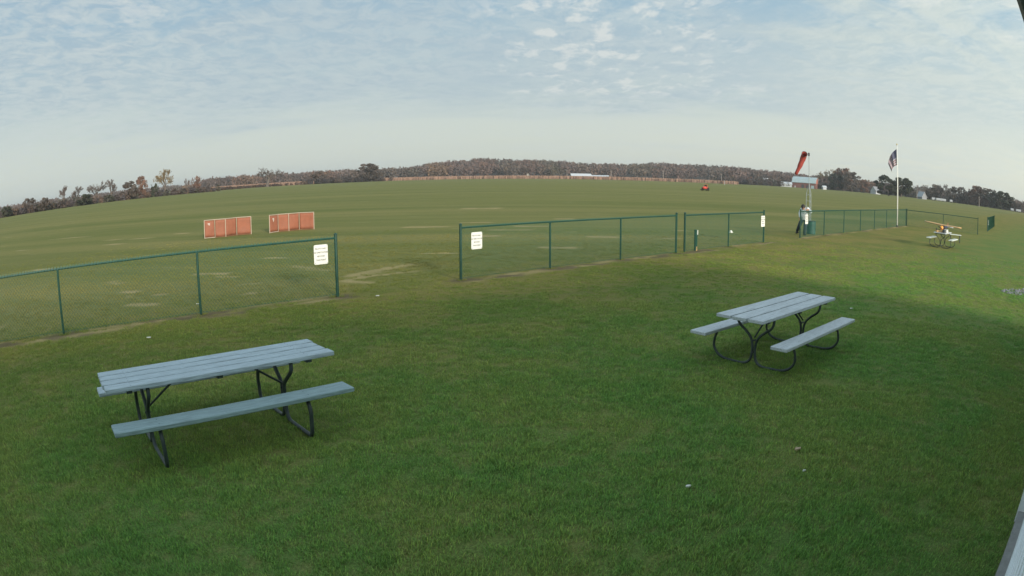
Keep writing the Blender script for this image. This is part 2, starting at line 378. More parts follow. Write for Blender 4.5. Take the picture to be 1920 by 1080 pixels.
iu = np.clip(np.searchsorted(gx, pts[:, 0]), 0, nx - 1); iv = np.clip(np.searchsorted(gy, pts[:, 1]), 0, ny - 1)
iu = np.clip(iu - (rng.random(len(iu)) < .5), 0, nx - 1); bare = np.maximum(dry, soil)[iu, iv]
pts = pts[rng.random(len(pts)) > bare * 2.2]
ex_ = []
for t_ in POST_T:
    for _ in range(7): p_ = fpt(t_ + random.gauss(0, .07), random.gauss(0, .05)); ex_.append((p_.x, p_.y))
for cx_, cy_, a_, us, vv in ((-2.922, 5.70, 42.4, .78, .65), (3.80, 8.62, 39.3, .78, .62)):
    for su in (-1, 1):
        for k_ in range(26):
            u_ = su * us + random.gauss(0, .03); v_ = random.uniform(-vv - .06, vv + .06); a2 = R(a_)
            ex_.append((cx_ + math.cos(a2) * u_ + math.sin(a2) * v_, cy_ + math.sin(a2) * u_ - math.cos(a2) * v_))
pts = np.concatenate([pts, np.array(ex_)])
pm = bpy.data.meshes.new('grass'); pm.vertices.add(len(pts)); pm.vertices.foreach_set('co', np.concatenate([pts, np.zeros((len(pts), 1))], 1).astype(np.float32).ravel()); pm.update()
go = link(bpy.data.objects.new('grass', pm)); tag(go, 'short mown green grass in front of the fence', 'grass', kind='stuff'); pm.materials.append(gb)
ng = bpy.data.node_groups.new('grass_scatter', 'GeometryNodeTree')
ng.interface.new_socket('Geometry', in_out='INPUT', socket_type='NodeSocketGeometry'); ng.interface.new_socket('Geometry', in_out='OUTPUT', socket_type='NodeSocketGeometry')
gi = ng.nodes.new('NodeGroupInput'); gout = ng.nodes.new('NodeGroupOutput'); ci = ng.nodes.new('GeometryNodeCollectionInfo'); ci.inputs[0].default_value = tufts
ci.inputs['Separate Children'].default_value = True; ci.inputs['Reset Children'].default_value = True
ip = ng.nodes.new('GeometryNodeInstanceOnPoints'); ip.inputs['Pick Instance'].default_value = True
rv = ng.nodes.new('FunctionNodeRandomValue'); rv.data_type = 'FLOAT_VECTOR'; rv.inputs[0].default_value = (0, 0, 0); rv.inputs[1].default_value = (0.12, 0.12, 6.283)
rs = ng.nodes.new('FunctionNodeRandomValue'); rs.data_type = 'FLOAT'; rs.inputs[2].default_value = .7; rs.inputs[3].default_value = 1.25; rs.inputs['Seed'].default_value = 4
L = ng.links.new
L(gi.outputs[0], ip.inputs['Points']); L(ci.outputs[0], ip.inputs['Instance']); L(rv.outputs[0], ip.inputs['Rotation']); L(rs.outputs[1], ip.inputs['Scale']); L(ip.outputs[0], gout.inputs[0])
md = go.modifiers.new('scatter', 'NODES'); md.node_group = ng

# ------------------------------------------------------------------ the clubhouse wall the camera hangs on
M_siding = mat('white_siding', (.84, .86, .88), .5, var=.05, vscale=3)
M_conc = mat('concrete', (.30, .29, .28), .9, var=.15, vscale=9, bump=.4)
M_trim = mat('white_trim', (.78, .80, .80), .4, var=.03)
M_dark = mat('dark_metal', (.035, .04, .05), .5, var=.1)
M_roof = mat('roof_shingle', (.09, .085, .08), .9, var=.25, vscale=20, bump=.4)
bld = thing('clubhouse', 'pale sided clubhouse wall with concrete footing at the lower right edge', 'building', (0, 0, 0), WA)
# local frame: x along the wall, y outward is +, wall face at y = -0.195
AL0, AL1, DEP, EAVE = -11.0, 13.5, 6.0, 3.42
m_ = MB(); m_.box(((AL0 + AL1) / 2, -.195 - DEP / 2, .12 + (EAVE - .12) / 2), (AL1 - AL0, DEP, EAVE - .12)); m_.obj('wall', M_siding, bld)
m_ = MB()
for i in range(22): m_.box(((AL0 + AL1) / 2, -.19, .24 + i * .145), (AL1 - AL0, .014, .012))
so = m_.obj('siding_joints', M_siding, bld)
m_ = MB(); m_.box(((AL0 + AL1) / 2, -.145, .06), (AL1 - AL0, .10, .12)); m_.obj('footing', M_conc, bld)
m_ = MB(); m_.box(((AL0 + AL1) / 2, -.1885, .135), (AL1 - AL0, .012, .03)); m_.obj('base_flashing', M_trim, bld)
m_ = MB(); m_.box((5.02 + 1.2, -.14, 1.07), (2.4, .112, 2.1)); m_.obj('door_surround', M_trim, bld)
m_ = MB(); m_.box(((AL0 + AL1) / 2, .01, EAVE + .09), (AL1 - AL0 + .3, .03, .2)); m_.obj('fascia', M_trim, bld)
m_ = MB(); m_.box(((AL0 + AL1) / 2, -.1, EAVE + .005), (AL1 - AL0 + .3, .19, .02)); m_.obj('soffit', M_dark, bld)
m_ = MB(); m_.box(((AL0 + AL1) / 2, .085, EAVE + .10), (AL1 - AL0 + .3, .115, .11), bev=.03); m_.obj('gutter', M_dark, bld)
m_ = MB(); hh = EAVE + .2
m_.prism([(.16, hh), (-3.2, hh + .95), (-6.55, hh), (-6.55, hh - .05), (.02, hh - .05)], AL0 - .15, AL1 + .15)
ro = m_.obj('roof', M_roof, bld)
for v in ro.data.vertices: x, y, z = v.co; v.co = (y, x, z)
ro.data.flip_normals()
pg = on_ground(1908, 552)
m_ = MB()
for i in range(420):
    a = random.uniform(0, 6.28); r_ = math.sqrt(random.random()); s_ = random.uniform(.025, .05)
    c_ = pg + Vector((1.0 + r_ * math.cos(a) * 1.5, .3 + r_ * math.sin(a) * .6, s_ * .3)); t = random.uniform(.7, 1.2); m_.col = (t, t, t * 1.05)
    Mr = Matrix.Rotation(random.uniform(0, 3), 3, 'Z') @ Matrix.Rotation(random.uniform(-.5, .5), 3, 'X')
    m_.box(c_, (s_ * 1.4, s_, s_ * .7), M=Mr, bev=s_ * .25)
tag(m_.obj('gravel', mat('stone', (.25, .245, .27), .9, tint=True)), 'patch of pale gravel at the right edge of the lawn', 'gravel', kind='stuff')

# ------------------------------------------------------------------ chain link fences
M_green = mat('green_vinyl_coated_steel', (.010, .050, .038), .35, var=.15, vscale=4)
M_wire = mat('green_wire', (.022, .115, .085), .45, var=.1)
FH = 1.22
def post_mesh(h, r_, cap):
    m_ = MB(); m_.tube([(0, 0, -.05), (0, 0, h)], r_, 10)
    m_.tube([(0, 0, h), (0, 0, h + .015), (0, 0, h + .035)], [r_ * 1.2, r_ * 1.2, r_ * .5], 10); return m_.mesh('fence_post', M_green, False)
PM_line = post_mesh(FH - .02, .026, 1); PM_end = post_mesh(FH + .07, .034, 1)
def mesh_panel(L_, h=FH, sp_=.071):
    m_ = MB(); r_ = .0022
    z0 = .03; z1 = h + .025; H_ = z1 - z0; dx = H_ * (sp_ / .071) * .85
    n_ = int((L_ + dx) / sp_) + 1
    for sgn in (1, -1):
        for i in range(n_ + 1):
            xs = -dx + i * sp_; xe = xs + dx; a0, a1 = z0, z1
            if xs < 0: a0 = z0 + (-xs) / dx * H_; xs = 0
            if xe > L_: a1 = z1 - (xe - L_) / dx * H_; xe = L_
            if xe - xs < .02: continue
            if sgn < 0: xs, xe = L_ - xs, L_ - xe
            m_.tube([(xs, sgn * .004, a0), (xe, sgn * .004, a1)], r_, 3, caps=False)
    m_.tube([(0, 0, .06), (L_, 0, .06)], .003, 3)
    return m_
def fence(name, label, a, b_, n, ends=(1, 1), group='green chain link fence runs', gate=False):
    d = (b_ - a); Lt = d.length; rz = math.atan2(d.y, d.x); sp_ = Lt / (n - 1)
    t = thing(name, label, 'gate' if gate else 'fence', a, rz, group)
    for i in range(n):
        e = (i == 0 and ends[0]) or (i == n - 1 and ends[1])
        o = link(bpy.data.objects.new('fence_post', PM_end if e else PM_line), t); o.location = (i * sp_, 0, 0)
    m_ = MB(); m_.tube([(0, 0, FH), (Lt, 0, FH)], .021, 8); m_.obj('top_rail', M_green, t)
    pm_ = mesh_panel(sp_).mesh('chain_link_mesh', M_wire)
    for i in range(n - 1):
        o = link(bpy.data.objects.new('chain_link_mesh', pm_), t); o.location = (i * sp_, -.034, 0); o['kind'] = 'stuff'
    m_ = MB()                                            # knuckled wire ends standing over the rail and the ties round it
    for i in range(int(Lt / .071)):
        x = .03 + i * .071; m_.tube([(x, -.034, FH - .01), (x + .006, -.03, FH + .045), (x + .026, -.030, FH + .050), (x + .03, -.034, FH + .0)], .0045, 3)
    o = m_.obj('wire_knuckles', M_wire, t); o['kind'] = 'stuff'
    m_ = MB()
    for i in range(n * 4):
        x = (i + .5) * Lt / (n * 4); m_.tube([(x, 0, FH - .024), (x + .005, -.028, FH), (x, 0, FH + .024)], .004, 3)
    for s_, e in ((0, ends[0]), (Lt, ends[1])):
        if e:
            for z_ in (.15, .6, 1.1): m_.tube([(s_, 0, z_), (s_, 0, z_ + .022)], .038, 10)
    o = m_.obj('tie_bands', M_green, t); o['kind'] = 'stuff'
    return t
fence('chain_link_fence', 'green chain link fence run at the left ending beside the wide gap in the line', fpt(-11.005 - 4 * 3.096), fpt(-11.005 + 2 * 3.096), 7)
fence('chain_link_fence', 'green chain link fence run between the wide gap and the narrow gap, three bays', fpt(-1.568), fpt(-1.568 + 3 * 2.875), 4)
fence('chain_link_fence', 'two-bay green chain link fence with a short green stake showing through it', fpt(7.559), fpt(7.559 + 2 * 2.9645), 3)
fence('chain_link_fence', 'long green chain link fence run that passes in front of the flagpole', fpt(17.373), fpt(17.373 + 7 * 3.2097), 8)
ec = fpt(17.373 + 7 * 3.2097); ee = Vector((35.39, 38.54, 0))
fence('chain_link_fence', 'two-bay green fence turning the corner behind the table with the model plane', ec + (ee - ec).normalized() * .08, ee, 3)
f0 = Vector((41.9, 44.0, 0)); fence('chain_link_fence', 'short green chain link fence run at far right seen almost end on', f0, f0 + Vector((math.cos(R(43)), math.sin(R(43)), 0)) * 17.5, 7)

# signs
M_sign = mat('sign_white', (.70, .71, .69), .55, var=.03); M_ink = mat('sign_ink', (.12, .12, .12), .6, var=.02)
def sign(label, t_, z_, w_=.30, h_=.38, base=None, ang=FA, lean=0.0):
    p_ = fpt(t_, -.075, z_) if base is None else base
    s_ = thing('fence_sign', label, 'sign', p_, ang, 'white notices wired to the fence')
    m_ = MB(); b2 = .03; xs, zs = w_ / 2, h_ / 2; out = []
    for cx, cz, a0 in ((xs - b2, zs - b2, 0), (-xs + b2, zs - b2, 90), (-xs + b2, -zs + b2, 180), (xs - b2, -zs + b2, 270)):
        for k_ in range(4): a = R(a0 + k_ * 30); out.append((cx + b2 * math.cos(a), cz + b2 * math.sin(a)))
    m_.prism(out, -.003, .003); m_.obj('sign_plate', M_sign, s_)
    for x in (-xs + .025, xs - .025):
        for z2 in (-zs + .025, zs - .025):
            m_ = MB(); m_.tube([(x, -.003, z2), (x, -.006, z2)], .006, 8); m_.obj('screw', M_dark, s_)
    for i, ln in enumerate(('PILOTS ONLY', 'NO SPECTATORS', 'BEYOND', 'THIS POINT')):
        cu_ = bpy.data.curves.new('lettering', 'FONT'); cu_.body = ln; cu_.size = .041 * w_ / .3; cu_.align_x = 'CENTER'; cu_.extrude = .0008; cu_.offset = .0008
        tmp = bpy.data.objects.new('lettering', cu_); COL.objects.link(tmp)
        ml = bpy.data.meshes.new_from_object(tmp.evaluated_get(bpy.context.evaluated_depsgraph_get())); bpy.data.objects.remove(tmp)
        ml.materials.clear(); ml.materials.append(M_ink); o = link(bpy.data.objects.new('lettering', ml), s_)
        o.rotation_euler = (R(90), 0, 0); o.location = (0, -.0045, zs - .095 - i * .077)
    s_.rotation_euler = (R(lean), 0, ang)
    return s_
def t_at(px, py, z):                                     # where along the fence line a ray meets it
    d = ray(px, py); den_ = d.dot(FN); s_ = (FO - Vector((0, 0, CAM_H))).dot(FN) / den_
    p_ = Vector((0, 0, CAM_H)) + d * s_; return (p_ - FO).dot(FD), p_.z
tt, zz = t_at(598.5, 476.5, 1); sign('white notice on the fence just left of the wide gap', tt, zz, .32, .40)
tt, zz = t_at(890.5, 451, 1); sign('white notice on the fence just right of the wide gap', tt, zz, .32, .40)
tt, zz = t_at(1428, 414.5, 1); sign('narrow-looking white notice by the end post of the two-bay fence', tt, zz, .34, .44)
tt, zz = t_at(1510, 411, 1); sign('white notice on the fence right in front of the leaning person', tt, zz, .34, .44)
sign('white notice on the far right fence run seen edge on', 0, 0, .34, .44, base=f0 + Vector((.25, -.1 + .2, .8)), ang=R(43))

# ------------------------------------------------------------------ picnic tables
M_plank = mat('weathered_grey_plank', (.50, .53, .565), .6, var=.22, vscale=5, bump=.35, bscale=9, stretch=(1, 14, 14))
M_plankb = mat('weathered_blue_plank', (.42, .49, .545), .6, var=.24, vscale=5, bump=.35, bscale=9, stretch=(1, 16, 16))
M_teal = mat('worn_teal_grey_plank', (.27, .36, .385), .6, var=.24, vscale=5, bump=.35, bscale=9, stretch=(1, 16, 16))
M_tube = mat('grey_steel_tube', (.045, .06, .06), .45, var=.2, vscale=8)
M_plankw = mat('pale_plank', (.62, .66, .64), .5, var=.06, vscale=5)
def picnic(label, loc, rz, frame='curved', L_=2.44, W_=.70, zt=.755, zb=.46, bv=.60, bw=.25, nb=3, mp=M_plank, benches=(1, 1), fx=.78, far=0.0, mt=None):
    fz = (zt - .04) / .715; mt = mt or mp
    t = thing('picnic_table', label, 'picnic table', loc, rz, 'picnic tables on the lawn')
    pw = W_ / nb; rr = random.Random(int(loc[0] * 100))
    for i in range(nb):
        y = -W_ / 2 + (i + .5) * pw; dx = rr.uniform(-.012, .012)
        m_ = MB(); m_.box((dx, y, zt - .022), (L_ - rr.uniform(0, .03), pw - (.036 if i == nb - 2 else .024), .044), bev=.005); o = m_.obj('plank', mt, t)
    for i, x in enumerate((-.95 * L_ / 2.44, 0, .95 * L_ / 2.44)):
        m_ = MB(); m_.box((x, 0, zt - .060), (.06, W_ - .1, .04)); m_.obj('cleat', M_tube if frame else mp, t)
    m_ = MB()
    for i in range(nb):
        for x in (-.93 * L_ / 2.44, .93 * L_ / 2.44):
            for e in (-.25, .25): y = -W_ / 2 + (i + .5 + e) * pw; m_.tube([(x, y, zt - .002), (x, y, zt + .001)], .005, 8)
    for sgn in (-1, 1):
        for x in (-fx, fx):
            for e in (-.06, .06): y = sgn * bv + e + (far if sgn > 0 else 0); m_.tube([(x, y, zb - .002), (x, y, zb + .001)], .005, 8)
    o = m_.obj('bolt_head', M_dark, t); o['kind'] = 'stuff'
    for sgn, yes in zip((-1, 1), benches):
        if yes:
            m_ = MB(); m_.box((0, sgn * bv + (far if sgn > 0 else 0), zb - .022), (L_, bw, .044), bev=.006); m_.obj('bench_seat', M_teal if (sgn < 0 and mp is M_plankb) else mp, t)
    for x in (-fx, fx):
        for sgn in (-1, 1):
            if frame == 'curved':
                pr = [(.29, .715), (.29, .64), (.25, .56), (.14, .48), (.06, .40), (.026, .30), (.026, .17), (.06, .075), (.15, .025), (.30, .022), (.46, .03), (.58, .075), (.655, .17), (.655, .28), (.625, .37), (.60, .425)]
                pp = catmull([(x, sgn * a, b2) for a, b2 in pr], 4)
            else:
                pr = [(.27, .715), (.27, .62), (.24, .585), (.06, .44), (.028, .39), (.028, .12), (.05, .06), (.10, .025), (.16, .022), (.58, .022), (.62, .028), (.645, .07), (.665, .27), (.65, .33), (.59, .425)]
                pp = [Vector((x, sgn * a + (far * min(1, a / .5) if sgn > 0 and a > .1 and b2 < .5 else 0), b2)) for a, b2 in pr]
            pp = [Vector((a.x, a.y, a.z * fz)) for a in pp]; m_ = MB(); m_.tube(pp, .0185 if frame == 'curved' else .021, 10); m_.obj('leg_tube', M_tube, t, True)
        s2 = -1 if x > 0 else 1
        m_ = MB(); m_.tube([(x, 0, .40), (x + s2 * .44, 0, .715 * fz)], .012, 8); m_.obj('brace', M_tube, t, True)
        m_ = MB()
        for z_ in (.2, .36): m_.tube([(x - .03, 0, z_), (x + .03, 0, z_)], .012, 8)
        o = m_.obj('bolt', M_dark, t); o['kind'] = 'stuff'
    return t
picnic('blue-grey picnic table with angular legs, the largest and nearest one', (-2.922, 5.70, 0), R(42.4), 'angular', bv=.58, far=.12, L_=2.52, W_=.68, zt=.737, zb=.452, nb=4, mp=M_plankb, mt=M_plankb)
picnic('grey picnic table with curved tube legs standing in the middle of the lawn', (3.80, 8.62, 0), R(39.3), 'curved', L_=2.50, W_=.74, zt=.737, zb=.454, bv=.632)
T3 = Vector((21.28, 26.4, 0)); T3A = R(90 - 51)
picnic('small distant picnic table with pale benches carrying the model plane', T3, T3A, 'curved', L_=1.83, W_=.76, mp=M_plankw, mt=M_plank, bv=.68, fx=.62)
bn_ = thing('bench', 'low pale bench standing behind the distant picnic table', 'bench', Vector(at_dist(1791, 440, 39.0).xy).to_3d(), R(-30))
m_ = MB(); m_.box((0, 0, .44), (.85, .28, .04), bev=.006); m_.obj('seat', M_plankw, bn_)
for x in (-.33, .33):
    m_ = MB(); m_.tube(catmull([(x, -.10, .42), (x, -.13, .2), (x, -.08, .02), (x, .08, .02), (x, .13, .2), (x, .10, .42)], 3), .018, 8); m_.obj('leg', M_tube, bn_, True)

# ------------------------------------------------------------------ model aeroplane and the things on the far table
M_cream = mat('cream_film', (.58, .35, .16), .4, var=.05); M_rust = mat('rust_film', (.30, .11, .07), .4, var=.08); M_orange = mat('orange_film', (.80, .33, .05), .35, var=.05)
M_white = mat('white_paint', (.78, .79, .76), .4, var=.04); M_navy = mat('navy_film', (.03, .04, .10), .4)
mp_ = thing('model_aeroplane', 'model aeroplane with long tan wing and orange nose on the far picnic table', 'model plane', T3 + Vector((-.06, -.06, .755)), R(-57)); mp_.rotation_euler[1] = R(2.5)
# local: x = along the wing, -y = nose toward the camera
m_ = MB(); sec = [(-.20, 0), (-.15, .032), (-.05, .048), (.08, .040), (.20, .002), (.08, -.010), (-.08, -.020)]
for s_ in (-1, 1):
    vs = []; ncol = 7
    for k_ in range(ncol):
        f = k_ / (ncol - 1); x = s_ * f * 1.16; ch = 1 - .18 * max(0, f - .75) / .25
        vs += [(x, a * ch, .34 + b2 * ch + f * .03) for a, b2 in sec]
    fs = [(k_ * 7 + i, k_ * 7 + (i + 1) % 7, k_ * 7 + 7 + (i + 1) % 7, k_ * 7 + 7 + i) for k_ in range(ncol - 1) for i in range(7)]
    fs.append(tuple(range((ncol - 1) * 7, ncol * 7))); m_.add(vs, fs)
wo_ = m_.obj('wing', [M_cream, M_rust], mp_, True)
for p_ in wo_.data.polygons:
    if p_.normal.z * (1 if p_.center.x > 0 else -1) < 0: p_.material_index = 0
for p_ in wo_.data.polygons:
    z_ = sum(wo_.data.vertices[i].co.z for i in p_.vertices) / len(p_.vertices) - .34 - abs(p_.center.x) / 1.16 * .03
    p_.material_index = 1 if z_ < .006 else 0
def loft(m2, secs, n=12):
    vs = []; 
    for (y, w2, h2, zc_) in secs:
        for k_ in range(n):
            a = 2 * math.pi * k_ / n; ca, sa = math.cos(a), math.sin(a)
            e = .65; vs.append((w2 * math.copysign(abs(ca)**e, ca), y, zc_ + h2 * math.copysign(abs(sa)**e, sa)))
    fs = [(i * n + k_, i * n + (k_ + 1) % n, (i + 1) * n + (k_ + 1) % n, (i + 1) * n + k_) for i in range(len(secs) - 1) for k_ in range(n)]
    fs += [tuple(reversed(range(n))), tuple(range((len(secs) - 1) * n, len(secs) * n))]; m2.add(vs, fs)
m_ = MB(); loft(m_, [(-.22, .085, .10, .22), (-.05, .09, .115, .225), (.2, .085, .11, .22), (.5, .05, .07, .22), (.95, .02, .035, .24)]); m_.obj('fuselage', M_navy, mp_, True)
m_ = MB(); loft(m_, [(-.42, .045, .05, .21), (-.38, .085, .095, .21), (-.28, .10, .11, .215), (-.221, .088, .103, .22)]); m_.obj('cowling', M_orange, mp_, True)
m_ = MB(); m_.box((0, -.45, .21), (.36, .012, .035), M=Matrix.Rotation(R(25), 3, 'Y'), bev=.004); m_.tube([(0, -.42, .21), (0, -.47, .21), (0, -.50, .21)], [.03, .028, .005], 10); m_.obj('propeller', M_dark, mp_)
m_ = MB(); m_.box((0, .88, .27), (.74, .22, .05), bev=.02); m_.obj('tailplane', M_white, mp_)
m_ = MB(); m_.prism([(.76, .26), (1.0, .26), (1.0, .45), (.92, .47)], -.006, .006); o = m_.obj('fin', M_rust, mp_)
for v in o.data.vertices: x, y, z = v.co; v.co = (y, x, z)
for s_ in (-1, 1):
    m_ = MB(); m_.tube([(s_ * .05, -.15, .14), (s_ * .18, -.17, .055)], .008, 6); m_.obj('landing_leg', M_dark, mp_)
    m_ = MB(); m_.tube([(s_ * .17, -.17, .055), (s_ * .20, -.17, .055)], .055, 14); m_.obj('wheel', M_dark, mp_)
    m_ = MB(); m_.tube([(s_ * .08, -.05, .17), (s_ * .5, -.03, .35)], .008, 6); m_.obj('wing_strut', M_cream, mp_)
m_ = MB(); m_.tube([(-.01, .92, .035), (.01, .92, .035)], .035, 10); m_.tube([(0, .9, .2), (0, .92, .035)], .006, 6); m_.obj('tail_wheel', M_dark, mp_)
def onT(u_, v_, z_=.757): return T3 + Vector((math.cos(T3A) * u_ - math.sin(T3A) * v_, math.sin(T3A) * u_ + math.cos(T3A) * v_, z_))
def small(name, label, cat, m2, mt, loc, rz=0.0):
    o = m2.obj(name, mt); o.location = loc; o.rotation_euler = (0, 0, rz); return tag(o, label, cat)
m_ = MB(); m_.tube([(0, 0, 0), (0, 0, .15), (0, 0, .17), (0, 0, .2)], [.035, .035, .015, .014], 12); small('bottle', 'dark bottle on the left edge of the distant picnic table', 'bottle', m_, M_dark, onT(-.55, .28), 0)
m_ = MB(); m_.box((0, 0, .07), (.2, .12, .14), bev=.015); m_.tube([(-.07, 0, .14), (-.07, 0, .18), (.07, 0, .18), (.07, 0, .14)], .008, 6); small('toolbox', 'small dark toolbox on the right side of the distant picnic table', 'toolbox', m_, M_dark, onT(-.72, -.22), .3)
m_ = MB(); m_.box((0, 0, .04), (.42, .2, .08), bev=.008); small('cardboard_box', 'flat tan box under the nose of the model plane', 'box', m_, M_cream, onT(-.62, .08), R(-20))
m_ = MB(); m_.box((0, 0, .07), (.26, .2, .14), bev=.03); m_.box((0, 0, .15), (.27, .21, .025), bev=.01); small('cooler', 'little white cooler under the wing on the distant table', 'cooler', m_, M_white, onT(-.3, -.27), .5)

# ------------------------------------------------------------------ red pilot barriers
M_red = mat('red_netting', (.27, .098, .058), .75, var=.10, vscale=3, bump=.2, bscale=40); M_bframe = mat('barrier_frame', (.42, .33, .27), .5, var=.06)
M_emb = mat('emblem_white', (.48, .40, .36), .6)
def barrier(label, p, H_=.84, group='red folding barriers on the field'):
    a = p[0]; t = thing('pilot_barrier', label, 'barrier', (a.x, a.y, 0), 0, group); q_ = [v - Vector((a.x, a.y, 0)) for v in p]
    for i in range(4):
        d = q_[i + 1] - q_[i]; L_ = d.length; c_ = (q_[i] + q_[i + 1]) / 2; rz = math.atan2(d.y, d.x)
        m_ = MB(); ux = Vector((math.cos(rz), math.sin(rz), 0)); un = Vector((-ux.y, ux.x, 0)); A, B = 9, 6; sg = random.uniform(.02, .045) * (1 if i % 2 else -1); vs = []
        for a2 in range(A + 1):
            for b2 in range(B + 1):
                f1, f2 = a2 / A, b2 / B; bow = sg * math.sin(math.pi * f1) * math.sin(math.pi * f2) + .008 * math.sin(f1 * 17 + i) * math.sin(f2 * 3.1)
                vs.append(c_ + ux * ((f1 - .5) * (L_ - .05)) + un * bow + Vector((0, 0, .05 + f2 * (H_ - .07) - .012 * math.sin(math.pi * f1) * f2)))
        m_.add(vs, [(a2 * (B + 1) + b2, (a2 + 1) * (B + 1) + b2, (a2 + 1) * (B + 1) + b2 + 1, a2 * (B + 1) + b2 + 1) for a2 in range(A) for b2 in range(B)])
        o = m_.obj('panel', M_red, t, True); so_ = o.modifiers.new('cloth', 'SOLIDIFY'); so_.thickness = .006
        m_ = MB(); m_.tube([q_[i] + Vector((0, 0, H_)), q_[i + 1] + Vector((0, 0, H_))], .018, 8); m_.obj('top_tube', M_bframe, t)
        m_ = MB(); m_.tube([q_[i] + Vector((0, 0, .02)), q_[i + 1] + Vector((0, 0, .02))], .012 if i else .018, 8); m_.obj('bottom_tube', M_bframe if i == 0 else M_red, t)
    for i, v in enumerate(q_):
        m_ = MB(); r_ = .019 if i in (0, 2, 4) else .012
        m_.tube([v, v + Vector((0, 0, H_ + .01))], r_, 8); m_.obj('post', M_bframe, t)
    d = (q_[1] - q_[0]); rz = math.atan2(d.y, d.x); c_ = q_[0] + d * .42 + Vector((math.sin(rz), -math.cos(rz), 0)) * .015
    m_ = MB(); m_.prism([(-.06, .09), (.07, .09), (.06, 0), (.02, -.11), (-.02, -.10), (-.05, 0)], -.004, .004); o = m_.obj('emblem', M_emb, t); o.location = c_ + Vector((0, 0, H_ - .24)); o.rotation_euler = (0, 0, rz)
    return t
barrier('red folding barrier with pale frame, the nearer one at left', [on_ground(x, y) for x, y in ((384, 447.5), (403.5, 445.6), (423.5, 444.0), (444, 441.2), (471, 439.2))], .86)
barrier('red folding barrier with pale frame, the one standing nearer the gap', [on_ground(x, y) for x, y in ((505.5, 437), (521.5, 434.6), (541.5, 433), (561, 431), (588.5, 430))], .86)

# ------------------------------------------------------------------ small things near the fence
sb = on_ground(1303.5, 470)
st_ = thing('marker_stake', 'short green stake with pale cap behind the two-bay fence', 'stake', (sb.x, sb.y, 0), FA)
m_ = MB(); m_.box((0, 0, .36), (.07, .05, .72)); m_.obj('upright', M_green, st_)
m_ = MB(); m_.box((.10, .02, .34), (.06, .05, .70)); m_.obj('rear_upright', M_green, st_)
m_ = MB(); m_.box((.12, -.012, .62), (.05, .015, .16)); m_.obj('reflector', M_white, st_)
m_ = MB(); m_.box((.045, -.03, .06), (.05, .02, .16)); m_.obj('base_plate', M_cream, st_)
cp = on_ground(1371, 436)
m_ = MB(); m_.tube([(0, 0, .0), (0, 0, .03)], .09, 14); m_.tube([(0, 0, .03), (0, 0, .08), (0, 0, .11)], [.07, .06, .03], 14)
small('field_marker', 'small white domed marker on the grass seen through the two-bay fence', 'marker', m_, M_white, (cp.x, cp.y, 0))
# trash barrel
M_barrel = mat('barrel_green', (.03, .10, .085), .5, var=.15)
tb = on_ground(1520.5, 439)
t = thing('litter_barrel', 'dark green litter barrel behind the fence beside the person', 'barrel', (tb.x, tb.y, 0))
m_ = MB(); pr = [(.235, 0), (.245, .03), (.245, .22), (.255, .23), (.255, .25), (.245, .26), (.25, .44), (.26, .45), (.26, .47), (.25, .48), (.25, .64), (.262, .655)]
m_.tube([(0, 0, b2) for a, b2 in pr], [a for a, b2 in pr], 20); m_.obj('body', M_barrel, t)
m_ = MB(); m_.tube([(0, 0, .656), (0, 0, .67)], .235, 20); m_.obj('bag_rim', M_dark, t)

# ------------------------------------------------------------------ flagpole and flag
M_pole = mat('aluminium_pole', (.72, .72, .70), .35, var=.04); M_brass = mat('brass', (.5, .4, .15), .3, metal=.8)
fp = on_ground(1681.5, 425.5); d_ = math.hypot(fp.x, fp.y); top = at_dist(1679.5, 270, d_).z
t = thing('flagpole', 'tall white flagpole rising behind the fence', 'flagpole', (fp.x, fp.y, 0))
m_ = MB(); m_.tube([(0, 0, -.1), (0, 0, 2.5), (0, 0, top - .1)], [.05, .045, .028], 12); m_.obj('pole', M_pole, t, True)
m_ = MB(); m_.tube([(0, 0, top - .1), (0, 0, top - .05), (0, 0, top), (0, 0, top + .04)], [.02, .05, .045, .01], 10); m_.obj('finial', M_brass, t, True)
m_ = MB(); m_.tube([(0, 0, 0), (0, 0, .12)], .09, 12); m_.obj('base_collar', M_dark, t)
m_ = MB(); m_.tube([(-.06, -.03, 1.2), (-.05, -.03, top - .12)], .006, 4); m_.obj('halyard', M_white, t)
M_fr = mat('flag_red', (.16, .028, .05), .7); M_fw = mat('flag_white', (.42, .42, .46), .7); M_fb = mat('flag_blue', (.025, .03, .085), .7)
# hoist along the pole, the fly hanging down to the left
va = math.atan2(fp.x, fp.y); ex = Vector((-math.cos(va), math.sin(va), 0)); ey = Vector((math.sin(va), math.cos(va), 0))
nu, nv = 60, 39; hz = top - .38; HO = 1.16; FL = 1.85
def flag_pt(u_, v_):                                     # u 0..1 along the fly, v 0..1 down the hoist
    s_ = u_ * FL; out = 1.0 * (1 - math.exp(-s_ / .95)) * (1 - .05 * v_)
    x = .04 + out * (.86 - .22 * v_); z = hz - v_ * HO * (1 - .20 * u_) - (s_ * .60) * (.92 - .34 * v_) - .12 * u_ * u_
    x = x * (1 - .10 * u_ * v_)
    y = .07 * math.sin(s_ * 6.5 + v_ * 2.2) * min(1, s_ * 2) + .10 * math.sin(v_ * 3 + u_ * 3) * u_
    return Vector((fp.x, fp.y, 0)) + ex * x + ey * y + Vector((0, 0, z))
vs = [flag_pt(i / nu, j / nv) for i in range(nu + 1) for j in range(nv + 1)]
fs = [(i * (nv + 1) + j, (i + 1) * (nv + 1) + j, (i + 1) * (nv + 1) + j + 1, i * (nv + 1) + j + 1) for i in range(nu) for j in range(nv)]
org = vs[0].copy()
me = bpy.data.meshes.new('flag'); me.from_pydata([v - org for v in vs], [], fs)
for x in (M_fr, M_fw, M_fb): me.materials.append(x)
